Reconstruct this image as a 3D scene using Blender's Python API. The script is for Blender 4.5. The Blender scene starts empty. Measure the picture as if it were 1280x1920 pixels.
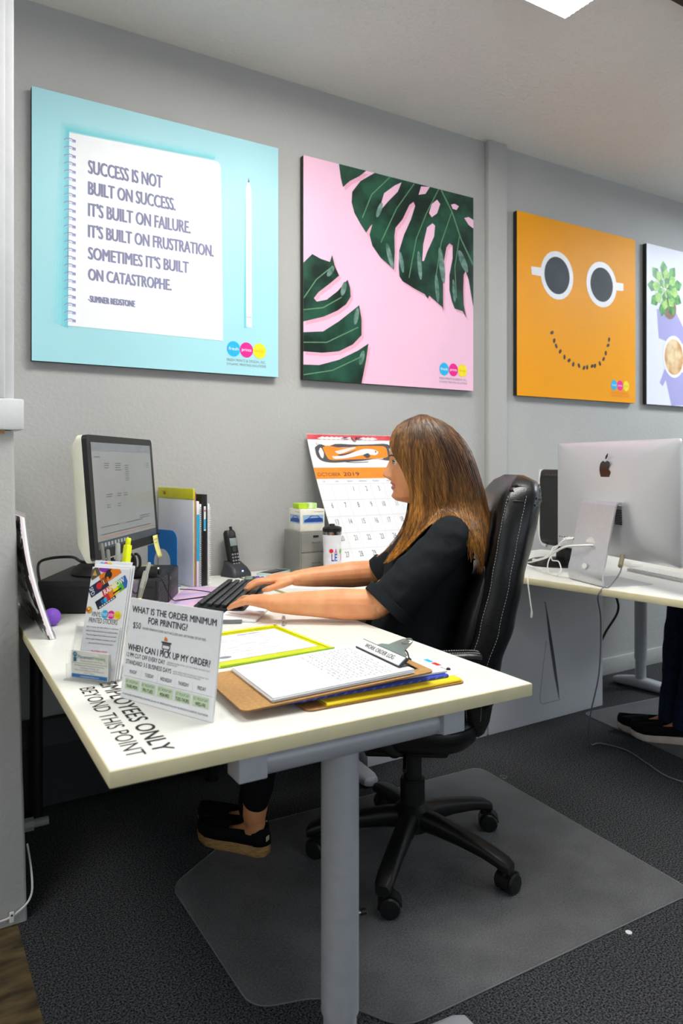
import bpy, bmesh, math, random
from mathutils import Vector as V, Matrix, noise
from mathutils.geometry import tessellate_polygon
random.seed(7)
PI = math.pi
C = bpy.context.scene
col = C.collection

# ------------------------------------------------------------------ camera, world, exposure
HC = 1.16                     # camera height
DZ = .731                     # desk top height
WY = 2.624                    # back wall plane
CZ = 2.715                    # ceiling height
cam_d = bpy.data.cameras.new('camera'); cam = bpy.data.objects.new('camera', cam_d); col.objects.link(cam)
C.camera = cam
cam_d.sensor_fit = 'VERTICAL'; cam_d.sensor_height = 36; cam_d.sensor_width = 24
cam_d.lens = 1357.36*36/1920
cam_d.shift_y = -92.3/1920
cam_d.clip_start = .02
cam.location = (0, 0, HC)
cam.rotation_euler = (PI/2, 0, math.radians(58.423-90))
cam_d.dof.use_dof = True; cam_d.dof.focus_distance = 1.95; cam_d.dof.aperture_fstop = 4.5
C.view_settings.view_transform = 'Standard'; C.view_settings.look = 'None'
C.view_settings.gamma = 1; C.view_settings.use_curve_mapping = False
C.view_settings.exposure = -0.08
C.cycles.use_denoising = True
C.cycles.max_bounces = 8; C.cycles.sample_clamp_indirect = 6
W = bpy.data.worlds.new('world'); C.world = W; W.use_nodes = True
wb = W.node_tree.nodes['Background']; wb.inputs[0].default_value = (.80, .91, 1, 1); wb.inputs[1].default_value = 1.8
LAMP = 20.0                   # strength of the ceiling lamp lenses
FAR_FILL = 28.0
LEFT_FILL = 12.0

# ------------------------------------------------------------------ materials
def lin(h):
    if not isinstance(h, str): return tuple(h)+(1,)
    h = h.lstrip('#'); o = []
    for i in (0, 2, 4):
        c = int(h[i:i+2], 16)/255
        o.append(c/12.92 if c <= .04045 else ((c+.055)/1.055)**2.4)
    return tuple(o)+(1,)
_m = {}
def mat(name, c, rough=.5, metal=0, var=.06, vs=30, bump=0, bs=200, spec=.5, coat=0, trans=0, alpha=1, emit=0, c2=None, stretch=None, sss=0, ior=1.45, detail=3, lo=.35, hi=.65):
    if name in _m: return _m[name]
    m = bpy.data.materials.new(name); m.use_nodes = True; nt = m.node_tree; N = nt.nodes; L = nt.links
    b = N['Principled BSDF']; c = lin(c)
    tc = N.new('ShaderNodeTexCoord'); nz = N.new('ShaderNodeTexNoise'); nz.inputs['Scale'].default_value = vs; nz.inputs['Detail'].default_value = detail
    src = tc.outputs['Object']
    if stretch:
        mp = N.new('ShaderNodeMapping'); mp.inputs['Scale'].default_value = stretch; L.new(src, mp.inputs[0]); src = mp.outputs[0]
    L.new(src, nz.inputs['Vector'])
    cr = N.new('ShaderNodeValToRGB'); cr.color_ramp.elements[0].position = lo; cr.color_ramp.elements[1].position = hi
    d = lin(c2) if c2 else tuple(x*(1-var) for x in c[:3])+(1,)
    u = c if c2 else tuple(min(1, x*(1+var)) for x in c[:3])+(1,)
    cr.color_ramp.elements[0].color = d; cr.color_ramp.elements[1].color = u
    L.new(nz.outputs['Fac'], cr.inputs[0]); L.new(cr.outputs[0], b.inputs['Base Color'])
    b.inputs['Roughness'].default_value = rough; b.inputs['Metallic'].default_value = metal
    b.inputs['Specular IOR Level'].default_value = spec; b.inputs['Coat Weight'].default_value = coat
    b.inputs['Transmission Weight'].default_value = trans; b.inputs['Alpha'].default_value = alpha; b.inputs['IOR'].default_value = ior
    if sss:
        b.inputs['Subsurface Weight'].default_value = sss; b.inputs['Subsurface Radius'].default_value = (.012, .005, .003); b.inputs['Subsurface Scale'].default_value = 1
    if emit: L.new(cr.outputs[0], b.inputs['Emission Color']); b.inputs['Emission Strength'].default_value = emit
    if bump:
        n2 = N.new('ShaderNodeTexNoise'); n2.inputs['Scale'].default_value = bs; n2.inputs['Detail'].default_value = 4
        L.new(src, n2.inputs['Vector'])
        bp = N.new('ShaderNodeBump'); bp.inputs['Distance'].default_value = bump; bp.inputs['Strength'].default_value = 1
        L.new(n2.outputs['Fac'], bp.inputs['Height']); L.new(bp.outputs[0], b.inputs['Normal'])
    _m[name] = m
    return m

# ------------------------------------------------------------------ mesh builder
class F:                       # a flat frame: origin, U, V (with length), N
    def __init__(s, o, u, v, n=None):
        s.o, s.u, s.v = V(o), V(u), V(v); s.n = (V(n) if n else s.u.cross(s.v)).normalized()
    def p(s, a, b, n=0): return s.o+s.u*a+s.v*b+s.n*n
_txt = {}
def glyphs(t, bold=0):
    k = (t, bold)
    if k in _txt: return _txt[k]
    cu = bpy.data.curves.new('t', 'FONT'); cu.body = t; cu.size = 1; cu.offset = bold; cu.resolution_u = 3
    o = bpy.data.objects.new('t', cu)
    me = bpy.data.meshes.new_from_object(o)
    vs = [(v.co.x, v.co.y) for v in me.vertices]; fs = [tuple(p.vertices) for p in me.polygons]
    bpy.data.objects.remove(o); bpy.data.curves.remove(cu); bpy.data.meshes.remove(me)
    xs = [v[0] for v in vs] or [0]
    _txt[k] = (vs, fs, min(xs), max(xs)); return _txt[k]
CAP = max(v[1] for v in glyphs('H')[0])
class MB:
    def __init__(s): s.vs = []; s.fs = []; s.fm = []; s.mats = []; s.M = None
    def mi(s, m):
        if m not in s.mats: s.mats.append(m)
        return s.mats.index(m)
    def add(s, vs, fs, m, M=None):
        k = len(s.vs); i = s.mi(m)
        T = s.M if M is None else (s.M @ M if s.M is not None else M)
        for v in vs:
            v = V(v) if len(v) == 3 else V((v[0], v[1], 0)); s.vs.append(T @ v if T is not None else v)
        for f in fs: s.fs.append(tuple(k+j for j in f)); s.fm.append(i)
        return s
    def box(s, c, size, m, bev=0, seg=2, M=None):
        bm = bmesh.new(); bmesh.ops.create_cube(bm, size=1)
        for v in bm.verts: v.co = V((v.co.x*size[0], v.co.y*size[1], v.co.z*size[2]))
        if bev: bmesh.ops.bevel(bm, geom=bm.edges[:], offset=min(bev, min(size)*.49), segments=seg, profile=.5, affect='EDGES')
        bm.verts.index_update()
        T = Matrix.Translation(V(c)) @ (M.to_4x4() if M is not None else Matrix())
        s.add([v.co for v in bm.verts], [[v.index for v in f.verts] for f in bm.faces], m, T); bm.free(); return s
    def loft(s, rings, m, closed=True, cap=True, wrap=False):
        n = len(rings[0]); vs = [p for r in rings for p in r]; fs = []
        R = len(rings)
        for i in range(R if wrap else R-1):
            a = i*n; b = ((i+1) % R)*n
            for j in range(n if closed else n-1):
                k = (j+1) % n; fs.append((a+j, a+k, b+k, b+j))
        if cap and not wrap and closed:
            fs.append(tuple(range(n))[::-1]); fs.append(tuple((R-1)*n+j for j in range(n)))
        return s.add(vs, fs, m)
    def tube(s, pts, r, m, n=10, cap=True, flat=1, up=None, wrap=False):
        pts = [V(p) for p in pts]; K = len(pts); rs = r if isinstance(r, (list, tuple)) else [r]*K
        rings = []; prev = None
        for i, p in enumerate(pts):
            if wrap: t = pts[(i+1) % K]-pts[i-1]
            else: t = pts[min(i+1, K-1)]-pts[max(i-1, 0)]
            t = t.normalized() if t.length > 1e-9 else V((0, 0, 1))
            if prev is None:
                a = V(up) if up else (V((0, 0, 1)) if abs(t.z) < .9 else V((1, 0, 0)))
            else: a = prev
            x = (a-t*a.dot(t)).normalized(); prev = x; y = t.cross(x)
            rings.append([p+x*(math.cos(q)*rs[i]*flat)+y*(math.sin(q)*rs[i]) for q in (2*PI*j/n for j in range(n))])
        return s.loft(rings, m, cap=cap, wrap=wrap)
    def cyl(s, a, b, r, m, n=24, r2=None): return s.tube([a, b], [r, r if r2 is None else r2], m, n)
    def lathe(s, prof, c, m, n=32, M=None):
        vs = []; fs = []; K = len(prof)
        for r, z in prof:
            for j in range(n): q = 2*PI*j/n; vs.append((max(r, 1e-5)*math.cos(q), max(r, 1e-5)*math.sin(q), z))
        for i in range(K-1):
            for j in range(n): k = (j+1) % n; fs.append((i*n+j, i*n+k, (i+1)*n+k, (i+1)*n+j))
        if prof[0][0] > 1e-4: fs.append(tuple(range(n))[::-1])
        if prof[-1][0] > 1e-4: fs.append(tuple((K-1)*n+j for j in range(n)))
        T = Matrix.Translation(V(c)) @ (M.to_4x4() if M is not None else Matrix())
        return s.add(vs, fs, m, T)
    def ell(s, c, r, m, n=20, M=None):
        if not isinstance(r, (tuple, list)): r = (r, r, r)
        K = max(6, n//2)
        T = Matrix.Translation(V(c)) @ (M.to_4x4() if M is not None else Matrix()) @ Matrix.Diagonal((*r, 1))
        pr = [(math.sin(PI*i/K), -math.cos(PI*i/K)) for i in range(K+1)]
        o = s.M; s.M = T if o is None else o @ T
        s.lathe(pr, (0, 0, 0), m, n); s.M = o; return s
    def poly(s, fr, pts, m, off=0, holes=()):
        loops = [[V((a, b, 0)) for a, b in pts]]+[[V((a, b, 0)) for a, b in h] for h in holes]
        allp = [q for l in loops for q in l]
        fs = [tuple(t) for t in tessellate_polygon(loops)]
        fs = [f if (allp[f[1]]-allp[f[0]]).cross(allp[f[2]]-allp[f[0]]).z > 0 else f[::-1] for f in fs]
        return s.add([fr.p(q.x, q.y, off) for q in allp], fs, m)
    def rect(s, fr, a, b, c, d, m, off=0): return s.add([fr.p(a, b, off), fr.p(c, b, off), fr.p(c, d, off), fr.p(a, d, off)], [(0, 1, 2, 3)], m)
    def disc(s, fr, a, b, ru, rv, m, off=0, n=28, ang=0):
        return s.add([fr.p(a+ru*math.cos(q)*math.cos(ang)-rv*math.sin(q)*math.sin(ang), b+ru*math.cos(q)*math.sin(ang)+rv*math.sin(q)*math.cos(ang), off) for q in (2*PI*j/n for j in range(n))], [tuple(range(n))], m)
    def line(s, fr, pts, w, m, off=0):
        vs = []; fs = []
        for i, (a, b) in enumerate(pts):
            x0, y0 = pts[max(i-1, 0)]; x1, y1 = pts[min(i+1, len(pts)-1)]
            l = math.hypot(x1-x0, y1-y0) or 1; nx, ny = -(y1-y0)/l*w/2, (x1-x0)/l*w/2
            vs += [fr.p(a+nx, b+ny, off), fr.p(a-nx, b-ny, off)]
        for i in range(len(pts)-1): fs.append((2*i, 2*i+1, 2*i+3, 2*i+2))
        return s.add(vs, fs, m)
    def text(s, fr, t, u0, v, cap, m, off=.0004, u1=None, cond=1, bold=0, al='l', slope=0):
        vs, fs, x0, x1 = glyphs(t, bold); sy = cap/CAP
        sx = (u1-u0)/(x1-x0) if u1 is not None else sy*cond
        w = (x1-x0)*sx; a = u0 if al == 'l' else (u0-w/2 if al == 'c' else u0-w)
        return s.add([fr.p(a+(x-x0)*sx, v+y*sy+slope*(x-x0)*sx, off) for x, y in vs], fs, m)
    def prism(s, fr, pts, d, m, m2=None):       # outline extruded by d along the frame normal
        loops = [[V((a, b, 0)) for a, b in pts]]
        area = sum(pts[i-1][0]*pts[i][1]-pts[i][0]*pts[i-1][1] for i in range(len(pts)))
        if area < 0: pts = pts[::-1]; loops = [[V((a, b, 0)) for a, b in pts]]
        n = len(pts); fs = [tuple(t) for t in tessellate_polygon(loops)]; q = loops[0]
        fs = [f if (q[f[1]]-q[f[0]]).cross(q[f[2]]-q[f[0]]).z > 0 else f[::-1] for f in fs]
        s.add([fr.p(a, b, 0) for a, b in pts], [f[::-1] for f in fs], m)
        s.add([fr.p(a, b, d) for a, b in pts], fs, m)
        k = [fr.p(a, b, 0) for a, b in pts]+[fr.p(a, b, d) for a, b in pts]
        return s.add(k, [(i, (i+1) % n, n+(i+1) % n, n+i) for i in range(n)], m2 or m)
    def build(s, name, parent=None, smooth=38, world=True, label=None, recalc=False):
        T = _M.get(parent.name) if parent is not None else None
        vs = s.vs
        if T is not None and world: I = T.inverted(); vs = [I @ v for v in vs]
        me = bpy.data.meshes.new(name); me.from_pydata([tuple(v) for v in vs], [], s.fs)
        for m in s.mats: me.materials.append(m)
        me.polygons.foreach_set('material_index', s.fm)
        if recalc:
            bm = bmesh.new(); bm.from_mesh(me); bmesh.ops.recalc_face_normals(bm, faces=bm.faces[:]); bm.to_mesh(me); bm.free()
        if smooth:
            me.shade_smooth(); me.set_sharp_from_angle(angle=math.radians(smooth))
        me.update()
        o = bpy.data.objects.new(name, me); col.objects.link(o)
        if parent is not None: o.parent = parent; _M[o.name] = T
        if label: o['label'] = label
        return o
_M = {}
def thing(name, label, cat, loc=(0, 0, 0), rz=0, group=None):
    o = bpy.data.objects.new(name, None); col.objects.link(o); o.empty_display_size = .05
    o.location = loc; o.rotation_euler = (0, 0, rz); o['label'] = label; o['category'] = cat
    if group: o['group'] = group
    _M[o.name] = Matrix.Translation(V(loc)) @ Matrix.Rotation(rz, 4, 'Z')
    return o
def solo(mb, name, label, cat, loc, rz=0, group=None, **k):     # a thing that is one mesh, origin at its base
    T = Matrix.Translation(V(loc)) @ Matrix.Rotation(rz, 4, 'Z'); I = T.inverted()
    mb.vs = [I @ v for v in mb.vs]
    o = mb.build(name, None, **k); o.location = loc; o.rotation_euler = (0, 0, rz)
    o['label'] = label; o['category'] = cat
    if group: o['group'] = group
    _M[o.name] = T
    return o
def struct(mb, name, **k):
    o = mb.build(name, **k); o['kind'] = 'structure'; return o
def at(loc, rz=0): return Matrix.Translation(V(loc)) @ Matrix.Rotation(rz, 4, 'Z')
def rrect(w, h, r, n=5, cx=0, cy=0):
    o = []
    for sx, sy, a in ((1, 1, 0), (-1, 1, PI/2), (-1, -1, PI), (1, -1, 3*PI/2)):
        for i in range(n+1): q = a+PI/2*i/n; o.append((cx+sx*(w/2-r)+r*math.cos(q), cy+sy*(h/2-r)+r*math.sin(q)))
    return o
def spline(pts, n):            # Catmull-Rom through points, n samples
    pts = [V(p) for p in pts]; K = len(pts)-1; o = []
    for i in range(n):
        t = K*i/(n-1); k = min(int(t), K-1); f = t-k
        p0, p1, p2, p3 = pts[max(k-1, 0)], pts[k], pts[k+1], pts[min(k+2, K)]
        o.append(.5*((2*p1)+(p2-p0)*f+(2*p0-5*p1+4*p2-p3)*f*f+(3*p1-p0-3*p2+p3)*f**3))
    return o
def interp(x, xs, ys):
    if x <= xs[0]: return ys[0]
    for i in range(len(xs)-1):
        if x <= xs[i+1]:
            f = (x-xs[i])/(xs[i+1]-xs[i]); f2 = f*f*(3-2*f)*.5+f*.5; return ys[i]+(ys[i+1]-ys[i])*f2
    return ys[-1]

# ------------------------------------------------------------------ shared materials
wall_m = mat('grey_wall_paint', '#b3b2b0', .62, var=.02, vs=3, bump=.0016, bs=75)
ceil_m = mat('textured_ceiling', '#edeae4', .5, var=.02, vs=3, bump=.008, bs=48)
white_trim = mat('white_trim_paint', '#d2d2d4', .4, var=.03, vs=12, bump=.0006, bs=60)
carpet_m = mat('charcoal_carpet', '#6e6f72', .95, vs=230, c2='#141416', bump=.004, bs=480, spec=.1, detail=8, lo=.38, hi=.70)
vinyl_m = mat('worn_vinyl', '#6e5c3c', .6, vs=9, c2='#3a2f1e', bump=.0006, bs=40, stretch=(1, 3, 1), detail=6)
white_lam = mat('white_laminate', '#ebe9e2', .32, var=.015, vs=8)
cream_edge = mat('cream_edge_band', '#e9ddb4', .45, var=.04, vs=20)
grey_steel = mat('silver_grey_paint', '#b4b6bc', .42, metal=.2, var=.03, vs=40)
bracket_m = mat('pale_grey_bracket', '#b6b8bf', .45, var=.03, vs=40)
black_pl = mat('black_plastic', '#141414', .42, var=.1, vs=60)
black_gl = mat('black_gloss', '#0c0c0d', .12, var=.1, vs=40)
dark_grey = mat('dark_grey_plastic', '#35363a', .45, var=.08, vs=60)
matte_blk = mat('matte_black_case', '#1c1c1d', .55, var=.1, vs=120, bump=.0003, bs=900)
white_pl = mat('white_plastic', '#eceae4', .35, var=.02, vs=30)
paper = mat('white_paper', '#ebebed', .7, var=.015, vs=20)
paper_w = mat('warm_paper', '#efece2', .7, var=.02, vs=20)
ink = mat('dark_ink', '#2c2b38', .6, var=.05, vs=50)
ink_blk = mat('black_ink', '#17171b', .6, var=.05, vs=50)
ink_lt = mat('grey_ink', '#8d8d98', .65, var=.05, vs=50)
ink_mid = mat('mid_grey_ink', '#5e5e6a', .65, var=.05, vs=50)
ink_pale = mat('pale_rule_ink', '#c9c9d2', .7, var=.03, vs=50)
ink_wht = mat('white_ink', '#f6f6f6', .6, var=.01, vs=50)
cyan = mat('cyan_ink', '#18b4e8', .5, var=.03, vs=40)
magenta = mat('magenta_ink', '#ee1593', .5, var=.03, vs=40)
yellow = mat('yellow_ink', '#f8e11a', .5, var=.03, vs=40)
red_ink = mat('red_ink', '#d8232a', .5, var=.05, vs=40)
green_ink = mat('green_ink', '#63b53b', .5, var=.05, vs=40)
blue_ink = mat('blue_ink', '#2465b0', .5, var=.05, vs=40)
navy_ink = mat('navy_ink', '#1e2145', .5, var=.05, vs=40)
orange_ink = mat('orange_ink', '#ef7d14', .5, var=.05, vs=40)
purple_ink = mat('purple_ink', '#8b2fa8', .5, var=.05, vs=40)
chrome = mat('chrome', '#a9a89f', .2, metal=1, var=.03, vs=40)
alum = mat('brushed_aluminium', '#c9cacd', .36, metal=.75, var=.02, vs=60)
clear_ac = mat('clear_acrylic', '#f4f8fa', .04, trans=1, var=.005, ior=1.3, alpha=.35)
white_cable = mat('white_cable', '#e6e5e0', .4, var=.03)
black_cable = mat('black_cable', '#101010', .5, var=.05)
grey_cable = mat('grey_cable', '#77777a', .5, var=.05)

# ------------------------------------------------------------------ room shell
b = MB(); b.box((3.13, 0, -.05), (5.74, 5.4, .1), carpet_m); struct(b, 'floor', smooth=0)
b = MB(); b.box((-.87, 0, -.051), (2.26, 5.4, .1), vinyl_m); struct(b, 'floor.001', smooth=0)
b = MB(); b.box((2, 0, CZ+.05), (8.2, 5.4, .1), ceil_m); struct(b, 'ceiling', smooth=0)
b = MB(); b.box((2, WY+.06, CZ/2), (8.2, .12, CZ), wall_m); struct(b, 'wall_back', smooth=0)
b = MB()                      # half wall at the left: its rough outer corner leans out a little near the floor
def xc(z): return interp(z, [0, .1, .45, .75, 1.24], [.284, .281, .272, .264, .252])
rows = []
for k in range(25):
    z = 1.24*k/24; x = xc(z)+.0015*noise.noise(V((0, 0, z*14)))
    rows.append([V((-2, 1.98, z)), V((x-.008, 1.98, z)), V((x-.002, 1.983, z)), V((x, 1.99, z)), V((x, WY, z)), V((-2, WY, z))])
b.loft(rows, wall_m); struct(b, 'wall_left', smooth=50)
b = MB()                      # side wall further left with a window opening
b.box((-1.96, -.32, .525), (.08, 4.6, 1.05), wall_m); b.box((-1.96, -.32, 2.46), (.08, 4.6, .51), wall_m)
b.box((-1.96, -2.0, 1.63), (.08, 1.24, 1.16), wall_m); b.box((-1.96, 1.29, 1.63), (.08, 1.38, 1.16), wall_m); struct(b, 'wall_left.001', smooth=0)
b = MB()                      # right wall with a wide window opening that lets daylight in
b.box((6.05, 0, .45), (.1, 5.4, .9), wall_m); b.box((6.05, 0, 2.55), (.1, 5.4, .33), wall_m)
b.box((6.05, -2.3, 1.64), (.1, .6, 1.5), wall_m); b.box((6.05, 2.3, 1.64), (.1, .6, 1.5), wall_m); struct(b, 'wall_right', smooth=0)
b = MB()
b.box((2, -2.65, .4), (8.2, .1, .8), wall_m); b.box((2, -2.65, 2.5), (8.2, .1, .43), wall_m)
b.box((-1.3, -2.65, 1.54), (1.4, .1, 1.5), wall_m); b.box((4.9, -2.65, 1.54), (2.2, .1, 1.5), wall_m); struct(b, 'wall_front', smooth=0)
# raised chase on the back wall
b = MB(); b.box((2.485, WY-.016, CZ/2), (.12, .034, CZ), wall_m, .006); struct(b, 'trim_1')
# dark track on the ceiling in the upper right corner
b = MB(); b.box((3.1, 1.437, CZ-.0125), (2.0, .07, .025), mat('dark_track', '#2a2826', .6), .004); struct(b, 'trim_2')
# white window framing above the half wall
b = MB()
b.box((.2, 2.02, 2.02), (.104, .08, 1.40), white_trim, .004)
b.box((.213, 1.975, 2.02), (.034, .02, 1.40), white_trim, .003)
b.box((.14, 1.982, 2.02), (.05, .03, 1.40), white_trim, .003)
b.box((-.9, 2.02, 2.68), (2.1, .08, .07), white_trim, .004)
b.box((-1.92, 2.02, 2.02), (.1, .08, 1.40), white_trim, .004)
b.box((-.86, 2.02, 2.02), (.06, .06, 1.36), white_trim, .004)
w1 = struct(b, 'window_1')
b = MB(); b.box((-.85, 2.02, 1.281), (2.246, .115, .078), white_trim, .005)
b.box((-.87, 2.02, 1.238), (2.2, .085, .01), mat('raw_caulk', '#a8825a', .8)); b.build('window_sill', w1)
b = MB(); b.box((-.86, 2.03, 2.0), (2.0, .006, 1.34), clear_ac); b.build('window_pane', w1)
# baseboard along the back wall
b = MB(); b.box((2.9, WY-.007, .045), (5.9, .014, .09), wall_m, .003); struct(b, 'baseboard_back')
# cable tacked along the foot of the half wall
t = thing('wall_cable', 'thin white cable tacked along the foot of the grey half wall', 'cable', (.2, 1.97, .02))
b = MB(); b.tube(spline([(-.5, 1.974, .012), (-.1, 1.974, .014), (.2, 1.974, .02), (.262, 1.974, .034), (.292, 1.982, .06), (.2955, 2.0, .11), (.2925, 2.05, .16)], 30), .0028, white_cable, 6); b.build('cable', t)
b = MB(); b.box((.245, 1.970, .026), (.011, .007, .026), white_pl, .002); b.cyl((.245, 1.9665, .032), (.245, 1.9655, .032), .0026, dark_grey, 10); b.build('cable_clip', t)
# ------------------------------------------------------------------ ceiling lights
lens_m = mat('prismatic_lens', (1, .985, .94), .3, var=.02, vs=60, emit=LAMP)
lens_far = mat('fill_lens_far', (.86, .94, 1), .3, var=.02, vs=60, emit=FAR_FILL)
def fixture(x0, y0, x1, y1, label, lm):
    t = thing('ceiling_light', label, 'ceiling light', ((x0+x1)/2, (y0+y1)/2, CZ), 0, 'office ceiling lights')
    b = MB(); b.box(((x0+x1)/2, (y0+y1)/2, CZ-.014), (x1-x0, y1-y0, .028), white_trim, .004); b.build('housing', t)
    b = MB()
    x0 += .004; y0 += .004; x1 -= .004; y1 -= .004; i = .02; z0, z1 = CZ-.028, CZ-.062
    A = [(x0, y0, z0), (x1, y0, z0), (x1, y1, z0), (x0, y1, z0)]; B = [(x0+i, y0+i, z1), (x1-i, y0+i, z1), (x1-i, y1-i, z1), (x0+i, y1-i, z1)]
    b.loft([A, B], white_trim, cap=False); b.build('lens_rim', t, smooth=0)
    b = MB(); b.add(B, [(3, 2, 1, 0)], lm); b.build('lens', t, smooth=0)
    b = MB()
    for k in range(1, 30):
        y = y0+i+(y1-y0-2*i)*k/30
        b.box(((x0+x1)/2, y, z1-.001), (x1-x0-2*i, .003, .002), lm)
    b.build('lens_ribs', t, smooth=0)
fixture(.72, 1.09, 1.937, 1.703, 'glowing ceiling light with a ribbed lens at the top of the photo', lens_m)
lens_left = mat('fill_lens_left', (1, .985, .95), .3, var=.02, vs=60, emit=LEFT_FILL)
fixture(-.95, .35, -.35, 1.55, 'added ceiling light, unseen left of the camera, brightening the counter sign', lens_left)  # added lamp out of view, fills light onto the sign face
fixture(4.1, 1.2, 5.3, 1.8, 'added cool ceiling light, unseen at the right, brightening the far wall', lens_far)  # added lamp out of view, cool fill for the wall at the right
# ------------------------------------------------------------------ wall posters
S = .914
dark_edge = mat('dark_board_edge', '#23261f', .6, var=.05)
def poster(x0, z0, face_m, label):
    t = thing('wall_poster', label, 'poster', (x0+S/2, WY, z0), 0, 'square posters on the grey wall')
    b = MB(); b.box((x0+S/2, WY-.0175, z0+S/2), (S, .025, S), dark_edge, .001)
    b.box((x0+S/2, WY-.0025, z0+S/2), (S-.3, .006, S-.3), dark_edge); b.build('backing_board', t)
    b = MB(); fr = F((x0, WY-.0304, z0), (S, 0, 0), (0, 0, S)); b.rect(fr, 0, 0, 1, 1, face_m); b.build('print_sheet', t, smooth=0)
    return t, fr
def logo(b, fr, us, v, ru, rv, small, w):
    for u, m, s_ in zip(us, (cyan, magenta, yellow), ('fresh', 'prints', 'design')):
        b.disc(fr, u, v, ru, rv, m, .0009+.0001*us.index(u))
    for u, m, s_ in zip(us, (ink_wht, ink_wht, mat('ochre_ink', '#d9bd1c', .6)), ('fresh', 'prints', 'design')):
        b.text(fr, s_, u-ru*.72, v-ru*.18, ru*.42, m, .0014, u1=u+ru*.74)
    if small:
        b.text(fr, 'FRESH PRINTS & DESIGN, INC.', us[0]-ru, v-rv-.02, .011, small, .0008, u1=us[2]+ru)
        b.text(fr, 'DYNAMIC PRINTING SOLUTIONS', us[0]-ru, v-rv-.037, .010, small, .0008, u1=us[2]+ru)
# blue notebook poster
t, fr = poster(.384, 1.501, mat('aqua_print', '#a9dfe8', .38, var=.03, vs=2), 'square pale blue poster of a notebook with a quote and white pencil')
b = MB()
for k in range(6):
    b.poly(fr, [(.125-.012*k, .125+.006*k), (.122, .134), (.13, .866), (.70, .886), (.71, .886+.006*k), (.125-.005*k, .868+.006*k)][::-1], mat('aqua_shade_%d' % k, ('#63cbd6', '#70cfda', '#7fd3dd', '#8dd8e1', '#98dbe4', '#a1dde6')[k], .38, var=.02), .0008-.0001*k)
b.poly(fr, [(.125, .139), (.742, .137), (.7415, .3), (.733, .85), (.731, .868), (.72, .879), (.705, .881), (.13, .861)], mat('notebook_white', '#f7f8fb', .4, var=.01), .001)
for k in range(24):
    v = .836-(.836-.162)*k/23
    b.rect(fr, .141, v-.009, .153, v+.002, mat('ring_hole', '#9a8fc4', .5), .0013)
    b.line(fr, [(.150, v-.001), (.135, v+.003), (.120, v+.001), (.112, v-.006)], .0035, mat('ring_wire', '#8d9cc6', .4), .0015)
    b.line(fr, [(.150, v-.008), (.135, v-.004), (.122, v-.006), (.113, v-.010)], .0028, mat('ring_wire2', '#b7c3dc', .4), .0015)
b.poly(fr, [(.838, .20), (.850, .20), (.850, .80), (.843, .79)], mat('aqua_shade_1', '#70cfda'), .0007)
b.poly(fr, [(.848, .206), (.874, .206), (.872, .79), (.861, .828), (.857, .828), (.845, .79)], mat('notebook_white', '#f7f8fb'), .001)
b.poly(fr, [(.8555, .822), (.8625, .822), (.859, .843)], ink_mid, .0012)
b.rect(fr, .849, .245, .873, .25, ink_pale, .0012)
qt = mat('quote_ink', '#8686a6', .6, var=.03)
for s_, v, c, u1 in (('SUCCESS IS NOT', .7235, .046, .485), ('BUILT ON SUCCESS.', .644, .045, .539), ("IT'S BUILT ON FAILURE.", .562, .045, .602), ("IT'S BUILT ON FRUSTRATION.", .482, .043, .701), ("SOMETIMES IT'S BUILT", .399, .042, .594), ('ON CATASTROPHE.', .320, .040, .522), ('-SUMNER REDSTONE', .237, .022, .376)):
    for q in (0, .0022, .0044): b.text(fr, s_, .197+q, v-q*.3, c*1.08, qt, .0016+q*.01, u1=u1+q-.004)
logo(b, fr, [.79, .849, .91], .107, .0305, .0325, ink_lt, 0)
b.build('printed_picture', t, smooth=0)
# pink leaf poster
t, fr = poster(1.412, 1.5, mat('pink_print', '#f5c3dc', .38, var=.03, vs=2), 'square pink poster of dark green split leaves')
leaf = mat('leaf_green', '#24523f', .3, c2='#14271f', vs=9, lo=.4, hi=.62, detail=4)
vein = mat('leaf_vein', '#5f8b68', .4, var=.1); sheen = mat('leaf_sheen', '#7f9a93', .3, c2='#3f6656', vs=30)
pshade = mat('pink_shade', '#e9a9c0', .4, var=.03); pinkb = mat('pink_print', '#f6cfe0')
big = [(.383, 1), (.304, .946), (.257, .886), (.254, .836), (.27, .789), (.304, .744), (.335, .709), (.357, .742), (.37, .755), (.354, .702), (.37, .653), (.418, .603), (.495, .558), (.5, .644), (.498, .718), (.504, .76), (.546, .809), (.588, .887), (.613, .906), (.623, .889), (.597, .817), (.555, .735), (.527, .655), (.523, .573), (.528, .53), (.546, .509), (.62, .481), (.683, .462), (.701, .442), (.711, .458), (.795, .41), (.8, .383), (.799, .534), (.805, .644), (.821, .717), (.84, .739), (.861, .731), (.861, .667), (.84, .579), (.84, .501), (.856, .447), (.875, .412), (.927, .405), (.953, .372), (.935, .441), (.932, .512), (.935, .592), (.947, .614), (.968, .572), (.985, .496), (1, .434), (1, 1)]
lob = [big, [(.185, 1), (.335, 1), (.296, .966), (.245, .934), (.207, .898), (.195, .938)],
       [(0, .52), (.045, .565), (.089, .55), (.137, .543), (.149, .577), (.162, .53), (.186, .487), (.137, .445), (.077, .398), (.053, .368), (.068, .354), (.12, .369), (.178, .415), (.232, .475), (.245, .441), (.249, .398), (.224, .36), (.178, .326), (.104, .29), (0, .258)],
       [(0, .21), (.101, .223), (.186, .278), (.296, .364), (.309, .298), (.309, .225), (.261, .178), (.186, .14), (.096, .126), (0, .125)],
       [(0, .066), (.08, .069), (.186, .101), (.288, .151), (.348, .189), (.335, .112), (.309, 0), (0, 0)]]
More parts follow.
